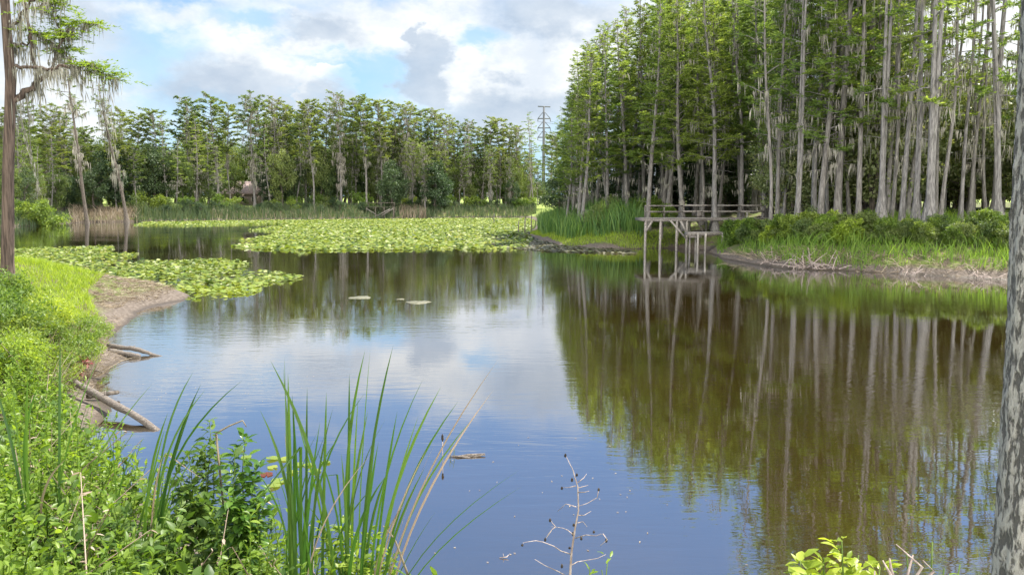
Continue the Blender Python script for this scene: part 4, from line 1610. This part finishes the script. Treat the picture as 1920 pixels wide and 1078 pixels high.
a, b = W(288, 801, .02), P(92, 724, 15.2)
b[2] = tz1(b[0], b[1]) + .25
c_ = (a + b) / 2
c_[2] = .28
log('fallen_log', 'thick pale fallen log sloping off the left bank into the water', [b, c_, a, a + (a - c_) * .15 - [0, 0, .12]], [.05, .068, .06, .03], stubs=2, group='fallen logs')
a, b = W(312, 668, .0), W(203, 648, .18)
log('fallen_log', 'slender dark log reaching from the muddy beach into the water', [b, (a + b) / 2 + [0, 0, .04], a - [0, 0, .05]], [.06, .055, .02], stubs=1, group='fallen logs')
a, b = W(262, 668, .02), W(205, 658, .12)
log('fallen_log', 'short log lying under the slender dark log', [b, a], [.07, .05], group='fallen logs')
a, b = W(222, 735, .1), W(165, 742, .16)
log('fallen_log', 'short dark stick log at the water edge above the thick log', [b, a], [.055, .035], mat='barkdark', group='fallen logs')
log('fallen_branch', 'bent dark branch lying beside the foot of the reddish cypress', [P(12, 566, 21.5), P(50, 580, 21), P(80, 592, 20.6), P(112, 612, 20)], [.05, .04, .035, .02], mat='barkdark', cat='branch')
log('fallen_branch', 'thin dead branch lying along the muddy beach', [W(150, 690, .35), W(180, 694, .22), W(205, 702, .08)], [.03, .025, .015], mat='drift', cat='branch')

# dead branches tangled at the edge of the right bank
for px, py, n, sz, lb in [(1455, 492, 26, 1.1, 'tangle of bare bleached branches at the right bank nearest the dock'), (1500, 497, 30, 1.2, 'middle tangle of bleached branches on the right bank'), (1545, 500, 22, 1.0, 'right tangle of bleached branches on the right bank'),
                          (1712, 511, 10, .7, 'small pale root tangle below the swollen based cypress'), (1840, 518, 10, .6, 'small pale driftwood at the far right bank')]:
    w = W(px, py, .2)
    rng = np.random.default_rng(px)
    mb = MB()
    for i in range(n):
        b = rng.normal(size=3) * [.6 * sz, .4, 0] + [0, 0, -.1]
        d = unit(rng.normal(size=3) * [1, .6, .3] + [0, -.15, .55]) * rng.uniform(.4, 1.3) * sz
        mid = b + d * .5 + rng.normal(size=3) * .1
        mb.tube([b, mid, b + d + [0, 0, -.15]], [.028, .02, .008], 5)
        if i % 2:
            mb.tube([mid, mid + unit(rng.normal(size=3)) * .35], [.014, .005], 4)
    o = mb.build('driftwood', M['twig'])
    o.location = tuple(w)
    tag(o, lb, 'driftwood', 'driftwood on the right bank')


# ------------------------------------------------------------------ foreground plants
def herb_patch():
    rng = np.random.default_rng(21)
    reg = [(-.3, 5.0), (-.7, 5.9), (-1.5, 6.4), (-3.0, 7.7), (-5.1, 9.6), (-6.4, 11.2), (-6.9, 12.0), (-8.0, 13.4), (-11, 14.4), (-12, 11), (-9, 7), (-5, 4), (-2.2, 3.3), (-.6, 3.6)]
    xy = scatter(reg, 2700, lambda x, y: sdist(x, y) > .1, rng)
    z = tz(xy[:, 0], xy[:, 1])
    kind = np.where(wob(xy[:, 0] + 3, xy[:, 1], 1.7) + rng.normal(size=len(xy)) * .25 > .34, 1, 0)
    kind = np.where(rng.random(len(xy)) < .07, 2, kind)
    for kd, (nm, mat, lb) in enumerate([('herb_cover', 'herb', 'bright green leafy herbs covering the near left bank'), ('broad_leaved_herbs', 'shrub', 'darker broader leaved herbs mixed into the near left bank'),
                                        ('dead_stems', 'dry', 'dry brown stems and withered leaves among the near left herbs')]):
        lf, st = MB(), MB()
        Pp, D, N, L, Wd = [], [], [], [], []
        for (x, y), zz in zip(xy[kind == kd], z[kind == kd]):
            h = (rng.uniform(.3, 1.0) if kd == 0 else rng.uniform(.4, .85) if kd == 1 else rng.uniform(.3, 1.1)) * np.interp(y, [3, 6, 12], [.75, .95, .9])
            ld = rng.normal(size=2) * (.2 if kd < 2 else .45)
            n = int(h * (26, 17, 7)[kd]) + 2
            t = np.linspace(.2, 1, n)
            c = np.column_stack([x + ld[0] * h * t ** 1.5, y + ld[1] * h * t ** 1.5, zz + h * t])
            st.tube([[x, y, zz - .05], c[n // 2], c[-1]], [.006, .005, .003], 4, cap=False)
            az = np.arange(n) * 1.57 + np.arange(n) // 2 * .5 + rng.uniform(0, 6.28)
            a = np.where(np.arange(n) % 2 == 0, az, az + 1.57)
            el = (.15 if kd < 2 else -.5) + .75 * t ** 3 + rng.normal(size=n) * .3
            d = np.column_stack([np.cos(a) * np.cos(el), np.sin(a) * np.cos(el), np.sin(el)])
            sz = rng.uniform(*((.07, .14), (.11, .19), (.05, .13))[kd], n) * (1.12 - .5 * t) * rng.uniform(.75, 1.2)
            Pp.append(c)
            D.append(d)
            N.append(UP + rng.normal(size=(n, 3)) * .35)
            L.append(sz)
            Wd.append(sz * rng.uniform(*((.34, .5), (.5, .68), (.15, .35))[kd], n))
        lf.leaves(np.concatenate(Pp), np.concatenate(D), np.concatenate(N), np.concatenate(L), np.concatenate(Wd), .25, .35)
        o = lf.nv
        lf.v += st.v
        lf.f += [F + o for F in st.f]
        tag(lf.build(nm, M[mat]), lb, 'herbs', kind='stuff')


herb_patch()


def leafy_plant(name, label, cat, base, tips, nleaf, size, mat, seed, wr=.5, group=None, stemmat='stem'):
    """an upright leafy plant: stems from base to each tip (world), leaves along them"""
    rng = np.random.default_rng(seed)
    base = np.asarray(base, float)
    t = thing(name, label, cat, base, group=group)
    lf = MB()
    for tip in tips:
        tip = np.asarray(tip, float) - base
        b = rng.normal(size=3) * [.04, .04, 0]
        s = np.linspace(0, 1, 9)[:, None]
        p = b * (1 - s) + tip * s + np.array([tip[0], tip[1], 0]) * (-.25 * s * (1 - s) * 4) * .5
        p[1:-1] += rng.normal(size=(7, 3)) * .012
        sm = MB()
        sm.tube(p, np.linspace(.011, .003, 9), 6)
        part(sm, 'stem', M[stemmat], t)
        tt = rng.uniform(.25, 1, nleaf) ** .8
        c = np.stack([np.interp(tt, s[:, 0], p[:, q]) for q in range(3)], 1)
        a = rng.uniform(0, 6.28, nleaf)
        el = .1 + .5 * tt ** 4 + rng.normal(size=nleaf) * .3
        d = np.column_stack([np.cos(a) * np.cos(el), np.sin(a) * np.cos(el), np.sin(el)])
        c = c + d * rng.uniform(.0, .16, (nleaf, 1)) * (1.15 - tt[:, None] * .8)
        sz = rng.uniform(.55, 1.1, nleaf) * size * (1.1 - .4 * tt)
        lf.leaves(c, d, UP + rng.normal(size=(nleaf, 3)) * .3, sz, sz * wr * rng.uniform(.8, 1.2, nleaf), .25, .45)
    part(lf, 'leaves', M[mat], t)
    return t


leafy_plant('leafy_shrub', 'tall leafy green shrub left of the cattails, nearest the fallen log', 'shrub', G(385, 7.0), [P(392, 785, 7.3), P(352, 850, 7.0), P(408, 850, 7.2), P(330, 890, 6.9), P(385, 830, 7.1), P(360, 940, 6.8)], 85, .15, 'shrub', 3)
leafy_plant('leafy_shrub', 'dark leaved shrub directly left of the tall cattail clump', 'shrub', G(450, 6.3), [P(462, 812, 6.6), P(440, 850, 6.4), P(480, 880, 6.5), P(430, 930, 6.2), P(500, 935, 6.4), P(455, 960, 6.2)], 105, .15, 'gloss', 4)
leafy_plant('leafy_shrub', 'low leafy shrub at the foot of the cattails by the water', 'shrub', G(690, 5.5), [P(640, 990, 5.7), P(700, 1000, 5.6), P(735, 1035, 5.6), P(600, 985, 5.6), P(670, 1040, 5.3)], 110, .11, 'herb', 6)
leafy_plant('leafy_shrub', 'narrow leafy herb poking into the lower edge beside the dead sapling', 'shrub', G(1118, 4.6), [P(1140, 1045, 4.8), P(1105, 1062, 4.7), P(1128, 1068, 4.6)], 34, .085, 'herb', 8, .35)
leafy_plant('leafy_shrub', 'broad leaved bright shrub at the lower edge left of the foreground trunk', 'shrub', G(1570, 3.4), [P(1578, 1012, 3.5), P(1545, 1045, 3.4), P(1610, 1040, 3.5), P(1500, 1050, 3.4), P(1650, 1062, 3.5), P(1520, 1075, 3.3)], 95, .11, 'herb', 9, .5)
leafy_plant('climbing_vine', 'thin vine with a few bright leaves near the foot of the foreground trunk', 'vine', G(1750, 3.2), [P(1748, 1015, 3.3), P(1800, 1058, 3.3), P(1700, 1040, 3.3), P(1770, 1066, 3.2)], 5, .06, 'herb', 10, .7)
rng = np.random.default_rng(3)
mb = MB()
o_ = P(1690, 1085, 3.2)
for px, py in [(1680, 1020), (1655, 1050), (1640, 1070), (1730, 1050), (1712, 1040), (1668, 1046)]:
    e = P(px, py, 3.25) - o_
    mid = e * .5 + rng.normal(size=3) * .03
    mb.tube([[0, 0, -.9], [0, 0, -.1], mid, e], [.009, .007, .006, .003], 6)
o = mb.build('dead_vine', M['twig'])
o.location = tuple(o_)
tag(o, 'curling dry brown vine stems left of the foreground trunk', 'vine')


def cattails(label, spec, Y, seed, basepx, mats=('cat', 'cat')):
    rng = np.random.default_rng(seed)
    b0 = G(basepx, Y)
    t = thing('cattail_clump', label, 'cattail', b0, group='cattails in the foreground')
    spec = list(spec)
    for (bx, tx, ty, bend, w, dry) in spec[: min(len(spec), 13)]:
        q = rng.uniform(-1, 1)
        spec.append((bx + rng.uniform(-14, 14), tx + q * 40, ty + rng.uniform(40, 210), bend - q * 14, w * rng.uniform(.5, .9), int(rng.random() < .12)))
    for (bx, tx, ty, bend, w, dry) in spec:
        dy = rng.uniform(-.25, .25)
        b = G(bx, Y + dy) - [0, 0, .05]
        tip = P(tx, ty, Y + dy + rng.uniform(-.25, .25))
        m = MB()
        B, T = (b - b0)[None], (tip - b0)[None]
        s = np.linspace(0, 1, 13)
        ctrl = (B + T) / 2 + np.array([[bend / FPX * Y, 0, 0]])
        ctrl[0, 0] = B[0, 0] * .72 + T[0, 0] * .28 + bend / FPX * Y
        c = B * ((1 - s) ** 2)[:, None] + ctrl * (2 * s * (1 - s))[:, None] + T * (s ** 2)[:, None]
        rr_ = rng.random()
        if rr_ < .06:                       # snapped over
            k = int(rng.integers(7, 11))
            dr = unit(np.array([rng.choice([-1, 1]) * rng.uniform(.4, 1), rng.uniform(-.4, .4), -rng.uniform(.1, 1.2)]))
            seg_ = np.linalg.norm(c[1] - c[0])
            c[k + 1:] = c[k] + dr * seg_ * np.arange(1, 13 - k)[:, None]
        elif rr_ < .5:                      # tip arching over
            c = c + np.array([np.sign(T[0, 0] - B[0, 0] + 1e-6) * .16, 0, -.12]) * (np.maximum(s - .45, 0)[:, None] ** 2) * 3.3 * rng.uniform(.3, 1.3)
        tw = rng.uniform(-.7, .7)
        ang = tw + s * rng.uniform(-1.2, 1.2)
        sd = np.column_stack([np.cos(ang), np.sin(ang), np.zeros(13)])
        nrm = np.column_stack([-np.sin(ang), np.cos(ang), np.zeros(13)])
        wd = (w if w >= .021 else w * 1.25) * np.minimum(1, (1 - s ** 5) * (.6 + s) + .02)[:, None] * .5
        V = np.concatenate([c - sd * wd, c + nrm * wd * .35, c + sd * wd])
        i = np.arange(12)
        q = np.concatenate([np.stack([i + 13 * k, i + 1 + 13 * k, i + 14 + 13 * k, i + 13 + 13 * k], 1) for k in (0, 1)])
        m.add(V, q)
        part(m, 'leaf', M['dry' if dry else 'cat'], t, 'dry pale leaf' if dry else None)
    return t


W1 = .0215
cattails('tallest cattail clump, upright blades left of centre', [
    (548, 533, 668, 4, W1, 0), (556, 540, 700, -3, W1 * 1.2, 0), (560, 531, 690, 5, W1, 0), (575, 548, 740, -2, W1, 0), (640, 534, 655, 25, W1 * 1.3, 0), (566, 564, 692, 2, W1, 0), (580, 576, 726, -4, W1, 0),
    (570, 630, 697, -14, W1 * 1.1, 0), (560, 600, 790, -3, W1, 0), (600, 612, 735, 6, W1, 0), (540, 568, 785, -25, .013, 0), (585, 598, 745, -4, W1, 0), (520, 612, 808, -18, .012, 0), (545, 520, 830, 8, .014, 0),
    (600, 660, 880, -10, W1, 0), (552, 524, 850, 5, .014, 0)], 5.6, 1, 570)
cattails('second cattail clump fanning right over the water', [
    (655, 651, 632, -6, W1, 0), (650, 655, 700, 4, W1, 0), (660, 672, 738, -5, W1 * 1.2, 0), (668, 694, 655, -8, W1, 0), (672, 722, 636, -14, W1, 0), (690, 765, 686, -22, W1, 0), (688, 800, 706, -16, W1 * 1.1, 0),
    (650, 620, 775, 6, W1, 0), (700, 785, 778, -25, .015, 0), (705, 838, 735, -36, .016, 0), (700, 936, 672, -50, .013, 1), (712, 926, 730, -55, .014, 1), (694, 745, 770, -6, W1, 0), (705, 815, 908, -26, .013, 0),
    (660, 640, 850, 4, W1, 0), (680, 700, 850, -4, W1, 0), (715, 870, 770, -50, .014, 0), (640, 690, 770, -14, W1, 0)], 5.5, 2, 680)
cattails('shorter cattail clump in the leafy herbs at left', [
    (285, 322, 668, 0, .017, 0), (280, 341, 700, -8, .017, 0), (290, 360, 706, -8, .017, 0), (275, 416, 682, -28, .017, 0), (285, 368, 740, -12, .015, 0), (270, 296, 760, -4, .017, 0), (295, 352, 770, -10, .015, 0), (260, 310, 800, -8, .015, 0), (240, 300, 860, 0, .015, 0)], 6.4, 3, 285)
cattails('sparse cattail blades beside the leafy shrub, reaching over the log', [
    (120, 285, 720, -35, .015, 0), (100, 190, 660, -20, .018, 0), (222, 196, 707, 8, .018, 0), (112, 113, 640, -3, .018, 0), (210, 90, 880, -10, .012, 1), (160, 410, 920, -40, .011, 0)], 6.6, 4, 150)
cattails('cattail blades at the left edge of the picture above bright herbs', [
    (62, 3, 704, -10, .02, 0), (70, 33, 690, -12, .02, 0), (66, 52, 700, -6, .018, 0), (20, 8, 800, 4, .018, 0), (30, 0, 850, 4, .018, 0), (15, 20, 900, 0, .018, 0), (75, 85, 830, 4, .016, 1)], 6.3, 5, 50)

# bent dead blade beyond the leafy shrubs
for pts, lb in [([(405, 812), (430, 798), (455, 788), (462, 800)], 'pale dead bent blade above the leafy shrub'), ([(765, 1078), (740, 1010), (718, 985)], 'dry dead stalk leaning at the foot of the second cattail clump')]:
    p = np.array([P(x, y, 6.4 if pts[0][0] < 500 else 5.4) for x, y in pts])
    o0 = p[0].copy()
    mb = MB()
    s = np.linspace(0, 1, len(p))
    ss = np.linspace(0, 1, 10)
    q = np.stack([np.interp(ss, s, p[:, c]) for c in range(3)], 1) - o0
    if pts[0][0] < 500:
        q = np.concatenate([[[.05, 0, -.9]], q])
    mb.tube(q, np.linspace(.010, .004, len(q)), 5)
    o = mb.build('dead_stalk', M['dry'])
    o.location = tuple(o0)
    tag(o, lb, 'dead stalk')


def sapling():
    Y = 4.9

    def Z(X, Yy, dy=0):
        return P(750 + X / 3.84, 800 + Yy / 3.84, Y + dy)
    base = G(1066, Y)
    t = thing('dead_sapling', 'bare dead sapling with dark seed pods at the lower edge of the water', 'sapling', base)
    rng = np.random.default_rng(8)
    m = MB()
    main = [base - [0, 0, .1]] + [Z(*q) for q in [(1222, 1100), (1235, 900), (1262, 720), (1285, 600), (1280, 430), (1245, 310), (1190, 200)]]
    m.tube(np.array(main) - base, [.011, .0085, .007, .006, .005, .004, .0027, .0014], 7)
    part(m, 'stem', M['twig'], t)
    for pts in [[(1230, 915), (1170, 880, -.1), (1110, 850, -.15), (1040, 838, -.2), (970, 820, -.2), (905, 828, -.2), (880, 845, -.2)], [(1240, 770), (1215, 745, .1), (1170, 725, .15), (1090, 715, .2)], [(1120, 718, .2), (1090, 745, .2), (1060, 780, .2)],
                [(1263, 800), (1330, 785, -.1), (1400, 765, -.15), (1460, 768, -.2)], [(1268, 575), (1230, 558, .1), (1195, 562, .1), (1140, 600, .15)], [(1285, 635), (1325, 625, .05), (1362, 610, .1)],
                [(1205, 1075), (1120, 1040, -.1), (1040, 1000, -.2), (972, 955, -.2)], [(1240, 992), (1280, 972, .05), (1330, 962, .1), (1420, 950, .1), (1480, 925, .1)], [(1278, 690), (1320, 690, .05), (1345, 720, .05)],
                [(1280, 400), (1310, 370), (1350, 335, .1)], [(1285, 470), (1330, 462, -.1), (1360, 458, -.1)], [(1278, 440), (1350, 415, .1)], [(1430, 450, .1), (1425, 500, .1), (1350, 550, .05), (1285, 580)], [(1460, 768, -.2), (1490, 800, -.2), (1440, 850, -.2)], [(1262, 425), (1210, 428, .06), (1165, 440, .1)], [(1120, 718, .2), (1100, 690, .2), (1080, 672, .2)], [(1090, 745, .2), (1060, 790, .2), (1045, 812, .2)]]:
            m = MB()
            q = np.array([Z(*a) for a in pts]) - base
            q[1:] += rng.normal(size=(len(q) - 1, 3)) * .006
            m.tube(q, np.linspace(.0035, .0014, len(q)), 5)
            part(m, 'twig', M['twig'], t)
    for X, Yy, dy in [(1165, 440, .1), (1080, 670, .2), (1045, 810, .2), (880, 850, -.2), (1220, 870, 0), (1395, 755, -.15), (1485, 815, -.2), (1250, 705, 0), (1238, 380, 0), (1272, 345, 0), (1190, 205, 0), (1430, 450, .1), (1245, 768, .05), (1305, 802, -.05), (1165, 1000, 0)]:
        m = MB()
        c = Z(X, Yy, dy) - base
        h = rng.uniform(.008, .016)
        m.tube([c + [0, 0, -h], c + [0, 0, -h * .5], c + [.001, 0, h * .4], c + [0, 0, h]], [.003, .0085, .0075, .002], 7)
        part(m, 'seed_pod', M['pod'], t)


sapling()

# small things in the water
w = W(830, 857)
t = thing('water_reed', 'short stalk with a dark seed head standing in the water right of the cattails', 'plant', w)
mb = MB()
mb.tube([[0, 0, -.4], [0, 0, .34]], .005, 5)
part(mb, 'stem', M['twig'], t)
mb = MB()
mb.tube([[0, 0, .24], [0, 0, .28], [0, 0, .33], [0, 0, .36]], [.004, .02, .017, .004], 7)
part(mb, 'seed_head', M['pod'], t)
w = W(878, 856)
mb = MB()
rng = np.random.default_rng(4)
for i in range(9):
    a = rng.uniform(-.3, .3) + (math.pi if i % 2 else 0)
    b = rng.normal(size=3) * [.06, .03, 0]
    mb.tube([b, b + np.array([math.cos(a) * .2, math.sin(a) * .12, .02])], [.012, .005], 5)
mb.tube([[-.3, 0, -.02], [0, .02, .02], [.25, .05, .03]], [.012, .02, .008], 6)
o = mb.build('floating_twig', M['drift'])
o.location = tuple(w)
tag(o, 'pale forked twig floating right of the seed head stalk', 'twig')
w = W(843, 855)
mb = MB()
mb.tube([[0, 0, -.2], [.01, 0, .08], [0, .02, .17]], [.006, .005, .003], 5)
mb.tube([[.01, 0, .08], [.05, 0, .13]], [.004, .002], 5)
mb.tube([[.06, 0, -.2], [.07, 0, .09], [.05, 0, .19]], [.005, .004, .002], 5)
o = mb.build('water_sprig', M['stem'])
o.location = tuple(w)
tag(o, 'tiny green sprig beside the seed head stalk', 'plant')
w = W(945, 1046)
mb = MB()
mb.tube([[-.05, 0, .005], [.03, 0, .015], [.05, .02, .03]], [.004, .007, .003], 5)
mb.tube([[0, 0, .01], [-.01, .01, .05]], [.004, .002], 5)
o = mb.build('floating_twig', M['twig'])
o.location = tuple(w)
tag(o, 'tiny pale twig floating left of the dead sapling', 'twig')


# ------------------------------------------------------------------ foreground trunk
def lichen_bark():
    m, t, out = newmat('lichen_bark')
    co = t.n('ShaderNodeTexCoord').outputs['Object']
    v = t.vmath('MULTIPLY', co, (1, 1, .28))
    a = t.noise(v, 44, 5, .6)
    b = t.noise(t.vmath('MULTIPLY', co, (1, 1, .5)), 60, 5, .7)
    f = t.smooth(t.math('ADD', a.outputs[0], t.math('MULTIPLY', t.math('SUBTRACT', b.outputs[0], .5), .35)), .40, .52)
    pale = t.ramp(b.outputs[0], [(.3, (.24, .225, .205)), (.7, (.40, .38, .35))])
    c = t.mix(f, (.085, .08, .075), pale)
    p = t.n('ShaderNodeBsdfPrincipled')
    t.l(c, p.inputs['Base Color'])
    p.inputs['Roughness'].default_value = .92
    bp = t.n('ShaderNodeBump')
    bp.inputs['Strength'].default_value = .9
    bp.inputs['Distance'].default_value = .012
    t.l(t.math('ADD', f, b.outputs[0]), bp.inputs['Height'])
    t.l(bp.outputs[0], p.inputs['Normal'])
    t.l(p.outputs[0], out.inputs[0])
    return m


def fore_trunk():
    Y = 2.7
    base = np.array([1.966, Y, tz1(1.966, Y)])
    t = thing('foreground_tree', 'pale lichen spotted trunk close by at the right edge of the picture', 'tree', base)
    t.rotation_euler = (0, R(-.8), 0)
    n, zz = 72, np.linspace(-.3, 7, 260)
    th = np.arange(n) * 2 * np.pi / n
    rng = np.random.default_rng(2)
    V = []
    for z in zz:
        r = .185 - .010 * z + .09 * math.exp(-max(z, 0) / .35)
        rr = r * (1 + .02 * np.sin(th * 5 + z * 2.1) + .014 * np.sin(th * 11 - z * 3.3) + .01 * np.sin(z * 9 + th * 3) + .016 * np.sin(th * 19 + 2.2 * math.sin(z * 2.7) + z) * np.sin(z * 5.3 + th * 2) + .012 * np.sin(z * 23 + th * 7) * np.sin(th * 13 - z * 3)) + rng.normal(size=n) * .0022
        V.append(np.column_stack([rr * np.cos(th) + .015 * math.sin(z * 1.2), rr * np.sin(th), np.full(n, z)]))
    i, j = np.meshgrid(np.arange(len(zz) - 1), np.arange(n), indexing='ij')
    mb = MB()
    mb.add(np.concatenate(V), np.stack([i * n + j, i * n + (j + 1) % n, (i + 1) * n + (j + 1) % n, (i + 1) * n + j], -1).reshape(-1, 4))
    mb.tube([[0, 0, 6.9], [.1, .1, 9], [0, .2, 13]], [.115, .09, .03], 10)
    o = part(mb, 'trunk', lichen_bark(), t)
    o.data.polygons.foreach_set('use_smooth', np.ones(len(o.data.polygons), bool))


fore_trunk()
